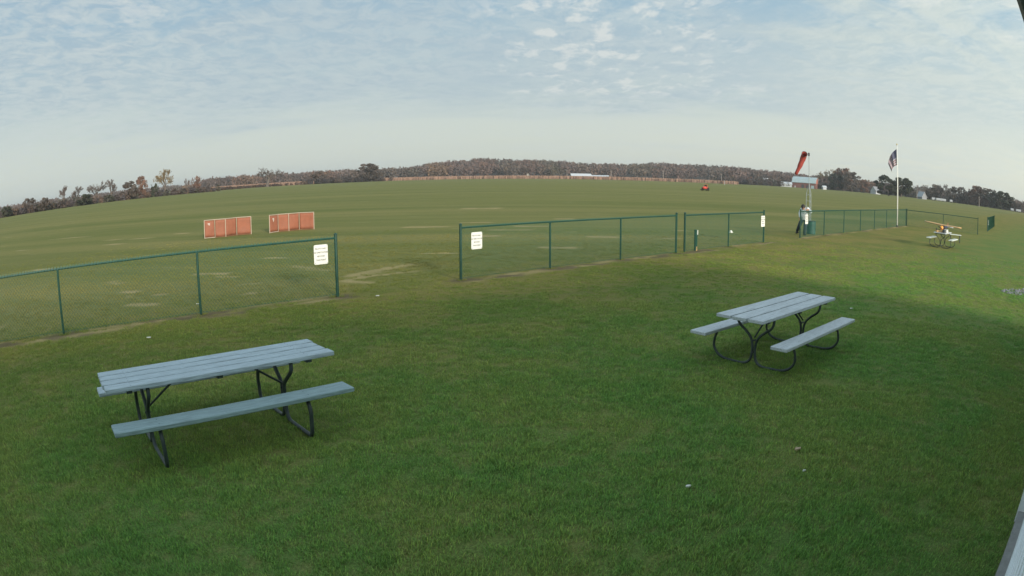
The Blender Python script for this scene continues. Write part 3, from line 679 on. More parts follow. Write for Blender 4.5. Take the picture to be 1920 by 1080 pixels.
for p_ in me.polygons:
    i, j = divmod(p_.index, nv); p_.material_index = (j // 3) % 2; p_.use_smooth = True
    if i < 24 and j < 21: p_.material_index = 1 if (i % 4 in (1,) and j % 4 == 2) or (i % 4 == 3 and j % 4 == 0 and j) else 2
fl = link(bpy.data.objects.new('flag', me)); fl.location = org; tag(fl, 'stars and stripes flag drooping from the top of the flagpole', 'flag')
so_ = fl.modifiers.new('cloth', 'SOLIDIFY'); so_.thickness = .004

# ------------------------------------------------------------------ windsock on its mast
M_sock = mat('windsock_red', (.30, .045, .035), .7, var=.1); M_sockin = mat('windsock_inside', (.30, .02, .05), .8); M_steel = mat('galvanised_steel', (.30, .34, .36), .45, var=.1)
WDIST = 41.0; wb = at_dist(1517, 350, WDIST); wt = at_dist(1516.5, 289, WDIST); wj = at_dist(1517.5, 346, WDIST)
t = thing('windsock_mast', 'slim grey mast on three thin legs carrying the windsock', 'mast', (wb.x, wb.y, 0))
m_ = MB(); m_.tube([(0, 0, wj.z - .3), (0, 0, wt.z)], .024, 8); m_.obj('pole', M_steel, t)
m_ = MB(); m_.tube([(0, 0, wt.z - .12), (0, 0, wt.z + .08)], .055, 10); m_.obj('bearing', M_dark, t)
for a in (20, 140, 260):
    c_ = Vector((math.cos(R(a)), math.sin(R(a)), 0)) * .21
    m_ = MB(); m_.tube([c_, c_ * .85 + Vector((0, 0, wj.z - .55)), c_ * .12 + Vector((0, 0, wj.z))], .018, 6); m_.obj('leg', M_steel, t)
m_ = MB()
for k_ in range(5):
    z_ = .25 + k_ * .38; P3 = [Vector((math.cos(R(a)), math.sin(R(a)), 0)) * .20 + Vector((0, 0, z_)) for a in (20, 140, 260)]
    for i in range(3): m_.tube([P3[i], P3[(i + 1) % 3] + Vector((0, 0, .19))], .009, 4)
m_.obj('lattice_brace', M_steel, t)
s0 = at_dist(1508.5, 289, WDIST); s1 = at_dist(1492, 327, WDIST)
t2 = thing('windsock', 'red windsock hanging slack from the mast', 'windsock', (s0.x, s0.y, s0.z))
ax = s1 - s0; m_ = MB(); n_ = 9
tc_ = Vector((-s0.x, -s0.y, 0)).normalized(); pth = [tc_ * .17 + Vector((.0, 0, .0)), tc_ * .04 + ax * .06] + [ax * (i / n_) + Vector((0, 0, -.05 * math.sin(i / n_ * 3.1))) for i in range(2, n_ + 1)]; tube0 = (pth[0], (pth[1] - pth[0]).normalized()); rad = [.185, .185, .18, .17, .16, .145, .13, .115, .105, .10]
tilt = Vector((.12, -.55, 1)).normalized()
m_.tube(pth, [r_ * (1 + .06 * ((i * 7) % 3 - 1)) for i, r_ in enumerate(rad)], 16, caps=False); o = m_.obj('sock', M_sock, t2, True); so_ = o.modifiers.new('cloth', 'SOLIDIFY'); so_.thickness = .004
m_ = MB(); xa = tube0[1]; a_ = Vector((0, 0, 1)).cross(xa).normalized(); b_ = xa.cross(a_); ring = [(a_ * math.cos(i / 20 * 6.2832) + b_ * math.sin(i / 20 * 6.2832)) * .19 + tube0[0] for i in range(21)]
m_.tube(ring, .014, 6); m_.obj('hoop', M_dark, t2)
m_ = MB(); m_.tube([ring[0], Vector((wb.x, wb.y, wt.z)) - Vector(t2.location)], .008, 4); m_.tube([ring[10], Vector((wb.x, wb.y, wt.z)) - Vector(t2.location)], .008, 4); m_.obj('swivel_arm', M_dark, t2)

# ------------------------------------------------------------------ the person leaning at the fence
M_skin = mat('skin', (.40, .24, .17), .6, var=.05); M_shirt = mat('grey_white_shirt', (.64, .70, .78), .85, var=.08, vscale=12, bump=.3, bscale=20); M_jean = mat('dark_jeans', (.035, .05, .075), .9, var=.15); M_shoe = mat('dark_shoe', (.02, .02, .022), .6); M_hair = mat('dark_hair', (.022, .018, .02), .7)
pb = on_ground(1508, 441.5); va = math.atan2(pb.x, pb.y)
per = thing('person', 'person in pale grey shirt and dark jeans leaning over the fence beside the barrel', 'person', (pb.x, pb.y, 0), -va)
def skin(name, verts, edges, rad, mt, root=0, sub=2):
    me = bpy.data.meshes.new(name); me.from_pydata(verts, edges, []); me.materials.append(mt)
    o = link(bpy.data.objects.new(name, me), per); md = o.modifiers.new('skin', 'SKIN'); md.use_smooth_shade = True
    for i, r_ in enumerate(rad): me.skin_vertices[0].data[i].radius = (r_ if isinstance(r_, tuple) else (r_, r_))
    me.skin_vertices[0].data[root].use_root = True
    s_ = o.modifiers.new('sub', 'SUBSURF'); s_.levels = sub; s_.render_levels = sub; return o
hip = (0, .10, .86); 
J = dict(hip=(-.02, .08, .86), waist=(-.02, .02, 1.0), chest=(-.02, -.16, 1.15), neck=(-.06, -.27, 1.265), head0=(-.085, -.33, 1.32), head1=(-.095, -.40, 1.385),
         hl=(-.11, .08, .84), kl=(-.26, .10, .50), al=(-.40, .42, .12), hr=(.08, .07, .84), kr=(.04, -.06, .46), ar=(.0, .04, .08),
         sl=(-.19, -.20, 1.24), el=(-.26, -.16, 1.06), wl=(-.245, -.27, .86), sr=(.15, -.22, 1.29), er=(.35, -.22, 1.14), wr=(.20, -.40, 1.245))
body_v = [J[k_] for k_ in ('hip', 'waist', 'chest', 'neck', 'head0', 'head1', 'hl', 'kl', 'al', 'hr', 'kr', 'ar', 'sl', 'el', 'wl', 'sr', 'er', 'wr')]
body_e = [(0, 1), (1, 2), (2, 3), (3, 4), (4, 5), (0, 6), (6, 7), (7, 8), (0, 9), (9, 10), (10, 11), (2, 12), (12, 13), (13, 14), (2, 15), (15, 16), (16, 17)]
skin('body', body_v, body_e, [.12, .12, (.15, .11), .05, .085, .095, .08, .055, .04, .08, .055, .04, .055, .042, .03, .055, .042, .03], M_skin)
skin('shirt', [(-.02, .06, .76) if k_ == 'hip' else J[k_] for k_ in ('hip', 'waist', 'chest', 'neck', 'sl', 'el', 'wl', 'sr', 'er', 'wr')], [(0, 1), (1, 2), (2, 3), (2, 4), (4, 5), (5, 6), (2, 7), (7, 8), (8, 9)],
     [(.225, .19), .195, (.235, .175), .085, .105, .078, .058, .105, .078, .058], M_shirt, 1)
skin('trousers', [J[k_] for k_ in ('hip', 'hl', 'kl', 'al', 'hr', 'kr', 'ar')], [(0, 1), (1, 2), (2, 3), (0, 4), (4, 5), (5, 6)], [.165, .13, .10, .08, .13, .10, .08], M_jean)
for x, y, z in (J['al'], J['ar']):
    m_ = MB(); loft(m_, [(-.19, .03, .02, 0), (-.14, .048, .034, 0), (-.04, .05, .045, .01), (.06, .045, .05, .02), (.09, .03, .035, .015)]); o = m_.obj('shoe', M_shoe, per, True); o.location = (x, y, .05 if z < .1 else .07); o.rotation_euler = (R(-12) if z > .1 else 0, 0, R(25))
m_ = MB(); bmh = bmesh.new(); bmesh.ops.create_uvsphere(bmh, u_segments=16, v_segments=10, radius=1); me = bpy.data.meshes.new('hair')
for v in bmh.verts:
    v.co = Vector((v.co.x * .105, v.co.y * .125, v.co.z * .115))
bmesh.ops.delete(bmh, geom=[v for v in bmh.verts if v.co.z < -.035 and v.co.y < 0.02], context='VERTS'); bmh.to_mesh(me); me.materials.append(M_hair)
o = link(bpy.data.objects.new('hair', me), per); o.location = Vector(J['head1']) + Vector((0, .02, .02)); o.rotation_euler = (R(38), 0, 0); [setattr(p_, 'use_smooth', True) for p_ in me.polygons]
for nm, sx_ in (('wl', -1), ('wr', 1)):
    wv = Vector(J[nm]); dirv = (Vector((0, -.03, -.09)) if nm == 'wl' else Vector((-.05, -.06, -.01)))
    v_ = [wv, wv + dirv * .8]; e_ = [(0, 1)]; r_ = [(.026, .02), (.034, .018)]
    side = dirv.normalized().cross(Vector((0, 1, .2))).normalized()
    for k_ in range(4):
        b0 = len(v_); base_ = wv + dirv * .85 + side * (k_ - 1.5) * .017; ln = (.065, .075, .07, .055)[k_]
        dn = dirv.normalized(); v_ += [base_, base_ + dn * ln * .5, base_ + dn * ln * .8 + Vector((0, 0, -ln * .35))]; e_ += [(1, b0), (b0, b0 + 1), (b0 + 1, b0 + 2)]; r_ += [.009, .008, .007]
    b0 = len(v_); v_ += [wv + dirv * .35 + side * -.04, wv + dirv * .8 + side * -.062]; e_ += [(0, b0), (b0, b0 + 1)]; r_ += [.011, .009]
    skin('hand', v_, e_, r_, M_skin, 0, 1)
m_ = MB(); hd = Vector(J['head1']) + Vector((0, -.085, -.01))
m_.tube([hd + Vector((0, 0, .02)), hd + Vector((0, -.028, -.012)), hd + Vector((0, -.005, -.022))], [.006, .014, .008], 8); m_.obj('nose', M_skin, per, True)
for s_ in (-1, 1):
    m_ = MB(); e0 = hd + Vector((s_ * .034, -.006, .022)); m_.tube([e0 + Vector((-.012, 0, 0)), e0, e0 + Vector((.012, 0, 0))], [.002, .007, .002], 6); m_.obj('eye', M_hair, per)
    m_ = MB(); e0 = Vector(J['head1']) + Vector((s_ * .092, 0, -.01)); m_.tube([e0 + Vector((0, 0, -.03)), e0, e0 + Vector((0, 0, .025))], [.006, .014, .01], 8); m_.obj('ear', M_skin, per, True)

# ------------------------------------------------------------------ litter and leaves on the lawn
M_paper = mat('paper_white', (.72, .71, .66), .8); M_tan = mat('tan_wood_chip', (.48, .35, .24), .8)
def scrap(px, py, s_, mt, label, cat='litter', name='paper_scrap', rz=0.3, grp=None):
    p_ = on_ground(px, py); m_ = MB(); n_ = 7; vs = []
    rr = random.Random(px)
    top_ = [(math.cos(i / n_ * 6.28) * s_ * rr.uniform(.7, 1.1), math.sin(i / n_ * 6.28) * s_ * .55 * rr.uniform(.7, 1.1), .03 + s_ * .3 * rr.uniform(0, 1)) for i in range(n_)]
    m_.add([(a, b2, c_) for a, b2, c_ in top_] + [(a, b2, c_ - .012) for a, b2, c_ in top_], [tuple(range(n_)), tuple(reversed(range(n_, 2 * n_)))] + [(i + n_, (i + 1) % n_ + n_, (i + 1) % n_, i) for i in range(n_)])
    o = m_.obj(name, mt); o.location = p_; o.rotation_euler = (0, 0, rz); return tag(o, label, cat, grp)
scrap(280, 636, .05, M_paper, 'white paper scrap on the lawn between the left fence and the nearest table')
scrap(708, 557, .05, M_paper, 'white scrap on the lawn just right of the end post of the left fence')
scrap(1596, 581, .045, M_paper, 'small pale leaf on the lawn beyond the far end of the middle picnic table', 'leaf', 'fallen_leaf')
scrap(1495, 846, .042, M_tan, 'tan wood chip lying on the lawn below the middle picnic table', 'wood chip', 'wood_chip')
scrap(1290, 917, .026, M_paper, 'tiny white scrap near the bottom of the picture on dark grass', 'litter', 'paper_scrap')
scrap(1507, 887, .02, M_paper, 'tiny greyish scrap just below the tan wood chip', 'litter', 'paper_scrap')
scrap(371, 572, .035, M_paper, 'tiny white scrap at the foot of a post of the left fence')

# ------------------------------------------------------------------ the red mower far out on the field
M_mred = mat('mower_red', (.60, .07, .05), .4); M_tyre = mat('tyre', (.02, .02, .02), .8)
mw = on_ground(1322, 357.2); mw = Vector((mw.x, mw.y, 0)); sc3 = math.hypot(mw.x, mw.y) / 150
t = thing('riding_mower', 'small red mower with dark wheels standing far out on the field', 'mower', mw, R(-30)); t.scale = (1.2, 1.1, .85)
m_ = MB(); loft(m_, [(-.9, .22, .2, .75), (-.8, .30, .28, .75), (-.3, .34, .33, .8), (.05, .33, .3, .82)], 12); m_.obj('hood', M_mred, t, True)
m_ = MB(); m_.prism([(.0, .45), (.75, .45), (.85, .75), (.8, .95), (.35, .9), (.1, .8)], -.42, .42); o = m_.obj('fender', M_mred, t)
for v in o.data.vertices: x, y, z = v.co; v.co = (y, x, z)
m_ = MB(); m_.box((0, .5, 1.0), (.45, .42, .12), bev=.04); m_.box((0, .74, 1.25), (.45, .12, .5), bev=.05); m_.obj('seat', M_tyre, t)
m_ = MB(); m_.tube([(-.35, .85, .9), (-.33, .85, 1.55), (0, .85, 1.62), (.33, .85, 1.55), (.35, .85, .9)], .035, 8); m_.obj('roll_bar', M_mred, t)
m_ = MB(); m_.box((0, -.05, .25), (1.7, .8, .16), bev=.05); m_.obj('mower_deck', M_tyre, t)
for s_ in (-1, 1):
    m_ = MB(); m_.tube([(s_ * .42, .5, .42), (s_ * .68, .5, .42)], .42, 18); m_.obj('rear_wheel', M_tyre, t)
    m_ = MB(); m_.tube([(s_ * .36, -.75, .25), (s_ * .52, -.75, .25)], .25, 16); m_.obj('front_wheel', M_tyre, t)

# ------------------------------------------------------------------ far land: hill, corn, woods
M_hill = mat('woodland_floor', (.075, .06, .05), .95, var=.2, vscale=.02)
outl = [(380, 347), (440, 339), (520, 331), (600, 325), (640, 321), (700, 319), (760, 315), (800, 307), (860, 300), (900, 297), (960, 299), (1020, 300), (1100, 306), (1180, 308), (1240, 305), (1300, 308), (1360, 311), (1420, 318), (1480, 324), (1540, 331), (1600, 339), (1700, 353), (1800, 370), (1900, 388)]
az_el = []
for px, py in outl:
    d = ray(px, py); az_el.append((math.atan2(d.x, d.y), math.atan2(d.z, math.hypot(d.x, d.y))))
AZ = np.array([a for a, e in az_el]); EL = np.array([e for a, e in az_el])
def crest(az): return np.interp(az, AZ, EL)
D0, D1 = 700., 1000.
def hill_z(az, dist):
    zc_ = np.maximum(CAM_H + D1 * np.tan(crest(az)) - 12.8, -0.5)
    f = np.clip((dist - D0) / (D1 - D0), 0, 1); f = f * f * (3 - 2 * f); return zc_ * f - (dist < D0 + 1) * .3
m_ = MB(); aa = np.linspace(R(-30), R(50), 120); dd_ = list(np.linspace(D0, D1, 8)) + [1200, 1500]
for a in aa:
    for dd in dd_:
        z_ = float(hill_z(a, min(dd, D1))) if dd <= D1 else float(hill_z(a, D1)) * (1 - (dd - D1) / 520) - .2
        m_.v.append((math.sin(a) * dd, math.cos(a) * dd, z_))
nn_ = len(dd_)
for i in range(len(aa) - 1):
    for j in range(nn_ - 1): m_.f.append((i * nn_ + j, i * nn_ + j + 1, (i + 1) * nn_ + j + 1, (i + 1) * nn_ + j)); m_.c.append(None)
ho = m_.obj('hill', M_hill, None, True); tag(ho, 'low wooded rise beyond the fields', kind='structure')

M_leaf = mat('autumn_foliage', (.92, .92, .92), .9, var=.2, vscale=.12, tint=True, spec=.1)
def leaf_cloud(centres, radii, cols, nper, size, aspect=1.0):
    """irregular leaf-clump faces through ellipsoid volumes; returns verts (4n,3), colours"""
    n_ = len(centres); tot = n_ * nper
    C = np.repeat(centres, nper, 0); Rr = np.repeat(radii, nper, 0); K = np.repeat(cols, nper, 0)
    d = rng.normal(size=(tot, 3)); d /= np.linalg.norm(d, axis=1)[:, None]; rr = rng.uniform(.35, 1.0, (tot, 1)) ** .6
    c_ = C + d * rr * Rr
    a = rng.normal(size=(tot, 3)); a /= np.linalg.norm(a, axis=1)[:, None]; b2 = np.cross(a, rng.normal(size=(tot, 3))); b2 /= np.linalg.norm(b2, axis=1)[:, None]
    sz = rng.uniform(.5, 1.2, (tot, 1)) * (size if np.isscalar(size) else np.repeat(size, nper)[:, None]); a = a * sz; b2 = b2 * sz * rng.uniform(.4, 1, (tot, 1)); b2[:, 2] *= aspect
    V = np.stack([c_ - a * .5 - b2 * .3, c_ + a * .4 - b2 * .5, c_ + a * .5 + b2 * .4, c_ - a * .3 + b2 * .5], 1).reshape(-1, 3)
    K = K * rng.uniform(.88, 1.12, (tot, 1)); return V, K
def quads_obj(name, V, K, mt, parent=None):
    n_ = len(V) // 4; me = bpy.data.meshes.new(name); me.vertices.add(len(V)); me.vertices.foreach_set('co', V.astype(np.float32).ravel())
    me.loops.add(len(V)); me.loops.foreach_set('vertex_index', np.arange(len(V), dtype=np.int32)); me.polygons.add(n_)
    me.polygons.foreach_set('loop_start', np.arange(0, len(V), 4, dtype=np.int32)); me.polygons.foreach_set('loop_total', np.full(n_, 4, dtype=np.int32)); me.update(calc_edges=True)
    at = me.color_attributes.new('tint', 'FLOAT_COLOR', 'CORNER'); at.data.foreach_set('color', np.concatenate([np.repeat(K, 4, 0), np.ones((len(V), 1))], 1).astype(np.float32).ravel())
    me.materials.append(mt)
    if parent == 'mesh': return me
    return link(bpy.data.objects.new(name, me), parent)
PAL = np.array([(.135, .105, .100), (.120, .100, .098), (.150, .100, .085), (.165, .095, .065), (.100, .100, .070), (.085, .085, .075), (.20, .13, .07), (.145, .115, .095)])
PW = np.array([.24, .2, .17, .1, .08, .1, .03, .08])
def woods(name, label, azs, d0, d1, n_, hgt, nper, size, use_hill=True, sink=0.0):
    az = rng.uniform(azs[0], azs[1], n_); dist = d0 + (d1 - d0) * rng.random(n_) ** .8
    h = rng.uniform(hgt[0], hgt[1], n_); z0 = hill_z(az, dist) if use_hill else np.zeros(n_)
    C = np.stack([np.sin(az) * dist, np.cos(az) * dist, z0 + h * .55], 1); Rr = np.stack([h * .46, h * .46, h * .47], 1)
    tb = np.cumsum(rng.uniform(.012, .035, 80)) + azs[0] - .1; st_ = np.searchsorted(tb, az + rng.normal(0, .004, n_) + (dist - d0) * .00004)
    sc_i = rng.choice(len(PAL), 90, p=PW / PW.sum()); K = PAL[sc_i[np.clip(st_, 0, 89)]] * .42 + PAL[rng.choice(len(PAL), n_, p=PW / PW.sum())] * .25 + np.array([.128, .085, .078]) * .33
    K = K * rng.uniform(.88, 1.12, (n_, 1))
    V, K2 = leaf_cloud(C, Rr, K, nper, size, 1.3)
    return tag(quads_obj(name, V, K2, M_leaf), label, 'woods', kind='stuff')
woods('woods', 'far brown and rust autumn woods along the low rise', (R(-27), R(34)), D0 + 10, D1, 1900, (11.0, 14.0), 80, 2.0)
woods('woods', 'hazy far tree belt along the horizon at right', (R(24), R(50)), 760, 900, 420, (10, 15), 60, 2.0, False)
woods('woods', 'thin far tree belt along the horizon at left', (R(-50), R(-24)), 900, 1050, 420, (6, 10), 60, 2.0, False)

# corn strip: ranks of dry stalks
M_corn = mat('dry_corn', (1, 1, 1), .9, var=.08, vscale=.05, tint=True, spec=.1)
def corn(label, a0, a1, d0, d1, h, ranks, step):
    V = []; K = []
    for r_ in range(ranks):
        dist = d0 + (d1 - d0) * r_ / max(1, ranks - 1)
        n_ = int((a1 - a0) * dist / step); a = a0 + (a1 - a0) * (np.arange(n_) + rng.random(n_)) / n_; dj = dist + rng.uniform(-1.5, 1.5, n_)
        x = np.sin(a) * dj; y = np.cos(a) * dj; wd = step * rng.uniform(.5, 1.1, n_); hh_ = h * rng.uniform(.8, 1.12, n_); th = rng.uniform(0, 3.14, n_)
        dx = np.cos(th) * wd * .5; dy = np.sin(th) * wd * .5; z = np.zeros(n_)
        V.append(np.stack([np.stack([x - dx, y - dy, z], 1), np.stack([x + dx, y + dy, z], 1), np.stack([x + dx * .5, y + dy * .5, hh_], 1), np.stack([x - dx * .8, y - dy * .8, hh_ * .93], 1)], 1).reshape(-1, 3))
        K.append(np.array([.27, .175, .135]) * rng.uniform(.93, 1.05, (n_, 1)))
    return tag(quads_obj('corn_field', np.concatenate(V), np.concatenate(K), M_corn), label, 'corn field', kind='stuff')
def az_of(px, py): d = ray(px, py); return math.atan2(d.x, d.y)
corn('long strip of dry tan corn below the woods in the middle', az_of(712, 335), az_of(1385, 345), 500, 640, 2.3, 30, .8)
corn('strip of dry tan corn behind the lone bare trees at left', az_of(395, 352), az_of(588, 342), 470, 640, 2.3, 26, .8)

# hedgerow brush (stuff), following the left field edge, and the thicket
def brush(label, P_, n_, hgt, nper, size, cols, name='undergrowth', jit=3.0, sq=.5):
    P_ = np.array([(p[0], p[1]) for p in P_]); seg = np.linalg.norm(np.diff(P_, axis=0), axis=1); cum = np.concatenate([[0], np.cumsum(seg)])
    t_ = rng.uniform(0, cum[-1], n_); x = np.interp(t_, cum, P_[:, 0]) + rng.normal(0, jit, n_); y = np.interp(t_, cum, P_[:, 1]) + rng.normal(0, jit, n_)
    h = rng.uniform(hgt[0], hgt[1], n_); C = np.stack([x, y, h * .45], 1); Rr = np.stack([h * sq, h * sq, h * .5], 1)
    cols = np.array(cols); K = cols[rng.integers(0, len(cols), n_)]
    V, K2 = leaf_cloud(C, Rr, K, nper, size, 1.2); return tag(quads_obj(name, V, K2, M_leaf), label, 'undergrowth', kind='stuff')
GREYS = [(.085, .070, .068), (.105, .080, .072), (.070, .066, .052), (.12, .085, .065), (.075, .065, .07)]
LX = [(-60, 250), (0, 262), (60, 275), (130, 290), (200, 305), (260, 318), (330, 330), (400, 345)]
def lp(px, dist): d = ray(px, 400 - px * .1); h = math.hypot(d.x, d.y); return (d.x / h * dist, d.y / h * dist)
brush('brown scrub hedgerow along the left field edge', [lp(px, dd) for px, dd in LX], 330, (1.6, 3.7), 70, .8, GREYS)
brush('low dark weeds along the field edge left of the corn', [lp(px, dd) for px, dd in [(320, 335), (400, 400), (480, 450), (560, 480)]], 260, (1.0, 2.2), 40, .7, [(.10, .07, .055), (.075, .055, .05)])
brush('dark low thicket between the two corn strips', [lp(px, dd) for px, dd in [(580, 470), (640, 480), (715, 492)]], 130, (2.5, 5.0), 80, .8, [(.07, .06, .06), (.085, .065, .055), (.06, .055, .06)], jit=6)
brush('dense brush on the field edge at right', [tuple(at_dist(px, 350, dd).xy) for px, dd in [(1375, 560), (1430, 590), (1530, 640), (1650, 640), (1780, 600), (1900, 560), (1980, 560)]], 560, (3.5, 8.0), 90, 1.0, [(.07, .065, .07), (.095, .075, .07), (.065, .065, .052), (.08, .065, .07)], jit=9)

# ------------------------------------------------------------------ trees
M_bark = mat('bark', (.115, .095, .085), .95, var=.2, vscale=1.2)
def tree_meshes(seed, h=12., spread=1.0, leaf=(.12, .10, .08), nleaf=600, lsize=.45, fork=1, dense=False, depth=4, wide_r=.40, thick=1.0):
    rr = random.Random(seed); m_ = MB(); tips = []
    def grow(p, d, ln, r_, lv):
        n_ = 3; pts_ = [p]; rad_ = [r_]; q_ = p.copy(); dd = d.copy()
        for i in range(n_):
            dd = (dd + Vector((rr.uniform(-1, 1), rr.uniform(-1, 1), rr.uniform(-.2, .5))) * .16).normalized(); q_ = q_ + dd * ln / n_; pts_.append(q_.copy()); rad_.append(r_ * (1 - .35 * (i + 1) / n_))
        m_.tube(pts_, rad_, 6 if lv < 2 else 4 if lv < 3 else 3, caps=lv == 0)
        if lv >= depth: tips.append(q_.copy()); tips.append(pts_[1].copy()); return
        if lv >= 2: tips.append(pts_[2].copy())
        for k_ in range(rr.choice((3, 4)) if lv else 3 + fork):
            a = rr.uniform(0, 6.28); tl = rr.uniform(.35, .95) * spread; s_ = dd.orthogonal().normalized(); s2 = dd.cross(s_)
            nd = (dd + (s_ * math.cos(a) + s2 * math.sin(a)) * tl).normalized(); nd.z = max(nd.z, -.1); st_ = pts_[-1] if k_ < 2 else pts_[2]
            grow(st_, nd, ln * rr.uniform(.58, .82), rad_[-1] * rr.uniform(.5, .75), lv + 1)
    grow(Vector((0, 0, -.2)), Vector((rr.uniform(-.1, .1), rr.uniform(-.1, .1), 1)), h * .30, (h * .022 + .03) * thick, 0)
    zmax = max(v[2] for v in m_.v); k_ = h / zmax; m_.v = [(a * k_, b2 * k_, c_ * k_) for a, b2, c_ in m_.v]
    tr_ = m_.mesh('trunk', M_bark)
    tp = np.array([(v.x * k_, v.y * k_, v.z * k_) for v in tips]); L3 = np.array(leaf)
    if not dense:
        C = tp[rng.integers(0, len(tp), max(nleaf // 6, 1))]
        V, K = leaf_cloud(C, np.full((len(C), 3), h * .05), np.tile(L3, (len(C), 1)), 6, lsize, 1.0)
    else:                                              # clumps spread through an uneven dome, with gaps between them
        nl = 26; C = []; Rr = []
        for i in range(nl):
            a_ = rr.uniform(0, 6.28); zz_ = rr.uniform(.14, .93); prof = math.sqrt(max(0.02, 1 - ((zz_ - .48) / .50) ** 2)) * wide_r
            q_ = prof * math.sqrt(rr.uniform(.15, 1)); C.append((math.cos(a_) * q_ * h, math.sin(a_) * q_ * h, zz_ * h)); e = rr.uniform(.07, .125) * h; Rr.append((e * 1.15, e * 1.15, e * .9))
        C = np.array(C); K0 = L3 * np.array([[rr.uniform(.75, 1.3)] * 3 for _ in range(nl)])
        V, K = leaf_cloud(C, np.array(Rr), K0, nleaf // nl, lsize, 1.0)
        C2 = tp[rng.integers(0, len(tp), 60)]; V2, K2 = leaf_cloud(C2, np.full((60, 3), h * .05), np.tile(L3, (60, 1)), 6, lsize * .8, 1.0)
        V = np.concatenate([V, V2]); K = np.concatenate([K, K2])
    return tr_, quads_obj('crown', V, K, M_leaf, 'mesh')
KINDS = {}
def kind(nm, **kw): KINDS[nm] = [tree_meshes(hash_ + i * 13, **kw) for i, hash_ in enumerate((101, 233))]
kind('bare', h=11, spread=.9, leaf=(.13, .105, .095), nleaf=1500, lsize=.36, thick=2.0)
kind('sparse_gold', h=12, spread=1.0, leaf=(.21, .155, .08), nleaf=1500, lsize=.45, thick=1.6)
kind('rust', h=10, spread=.8, leaf=(.175, .105, .08), nleaf=2600, lsize=.55, dense=True, wide_r=.34)
kind('brown', h=11, spread=1.0, leaf=(.11, .088, .075), nleaf=3000, lsize=.55, dense=True)
kind('dark', h=9, spread=1.1, leaf=(.055, .062, .042), nleaf=5200, lsize=.6, dense=True, wide_r=.52)
kind('slim', h=12, spread=.45, leaf=(.15, .12, .11), nleaf=1700, lsize=.4, thick=1.7)
def tree(kd, v_, px, py_top, dist, label, wide=1.0, grp='trees along the field edge', name=None):
    top_ = at_dist(px, py_top, dist); tr_, cr_ = KINDS[kd][v_ % 2]
    hh_ = max(v.co.z for v in tr_.vertices); s_ = top_.z / hh_
    t_ = thing(name or {'bare': 'bare_tree', 'dark': 'dark_tree', 'slim': 'slim_tree'}.get(kd, 'autumn_tree'), label, 'tree', (top_.x, top_.y, 0), random.uniform(0, 6.28), grp); t_.scale = (s_ * wide, s_ * wide, s_)
    link(bpy.data.objects.new('trunk', tr_), t_); link(bpy.data.objects.new('crown', cr_), t_); return t_
# left row
for a in [('dark', 0, 12, 387, 258, 'dark bushy tree at the far left end of the hedgerow', 1.3), ('brown', 0, 55, 371, 270, 'first of the two brown round trees at the left end of the hedgerow', 1.4),
          ('brown', 1, 82, 370, 272, 'second of the two brown round trees near the slim pale one', 1.4), ('slim', 0, 119, 349, 285, 'slim pale bare tree standing left of the dark cedar clump', .9),
          ('bare', 0, 143, 350, 290, 'bare tree directly behind the dark cedar clump, leaning with many twigs', 1.15), ('dark', 1, 158, 364, 283, 'dark green cedar clump in the left hedgerow', 1.9),
          ('bare', 1, 180, 341, 300, 'wispy pale bare tree right of the cedar clump', 1.2), ('bare', 0, 211, 336, 305, 'upright bare tree standing alone with a gap on both sides', .9),
          ('dark', 0, 205, 366, 300, 'low dark bush under the lone upright bare tree', 1.5), ('brown', 0, 243, 340, 312, 'rounded brown tree just left of the short rusty-gold one', 1.2),
          ('rust', 0, 265, 330, 316, 'short rusty-gold tree left of the tallest golden tree', .8), ('dark', 1, 290, 344, 320, 'small dark evergreen left of the tallest golden tree', .6),
          ('sparse_gold', 0, 311, 316, 322, 'tallest golden tree of the left hedgerow with a forked trunk', .95), ('slim', 1, 352, 335, 345, 'thin bare sapling left of the rust-red tree', .5),
          ('rust', 1, 369, 330, 350, 'rust-red tree with bare twigs on top where the hedgerow ends', .8), ('bare', 1, 500, 314, 440, 'lone grey bare tree standing in front of the left corn strip', 1.3),
          ('brown', 1, 597, 320, 480, 'round grey-brown bush tree at the left end of the thicket', 1.5), ('brown', 0, 690, 306, 485, 'large round bare tree beside the thicket, tallest before the woods', 1.7)]:
    tree(a[0], a[1], a[2], a[3], a[4], a[5], a[6], 'trees along the left field edge')
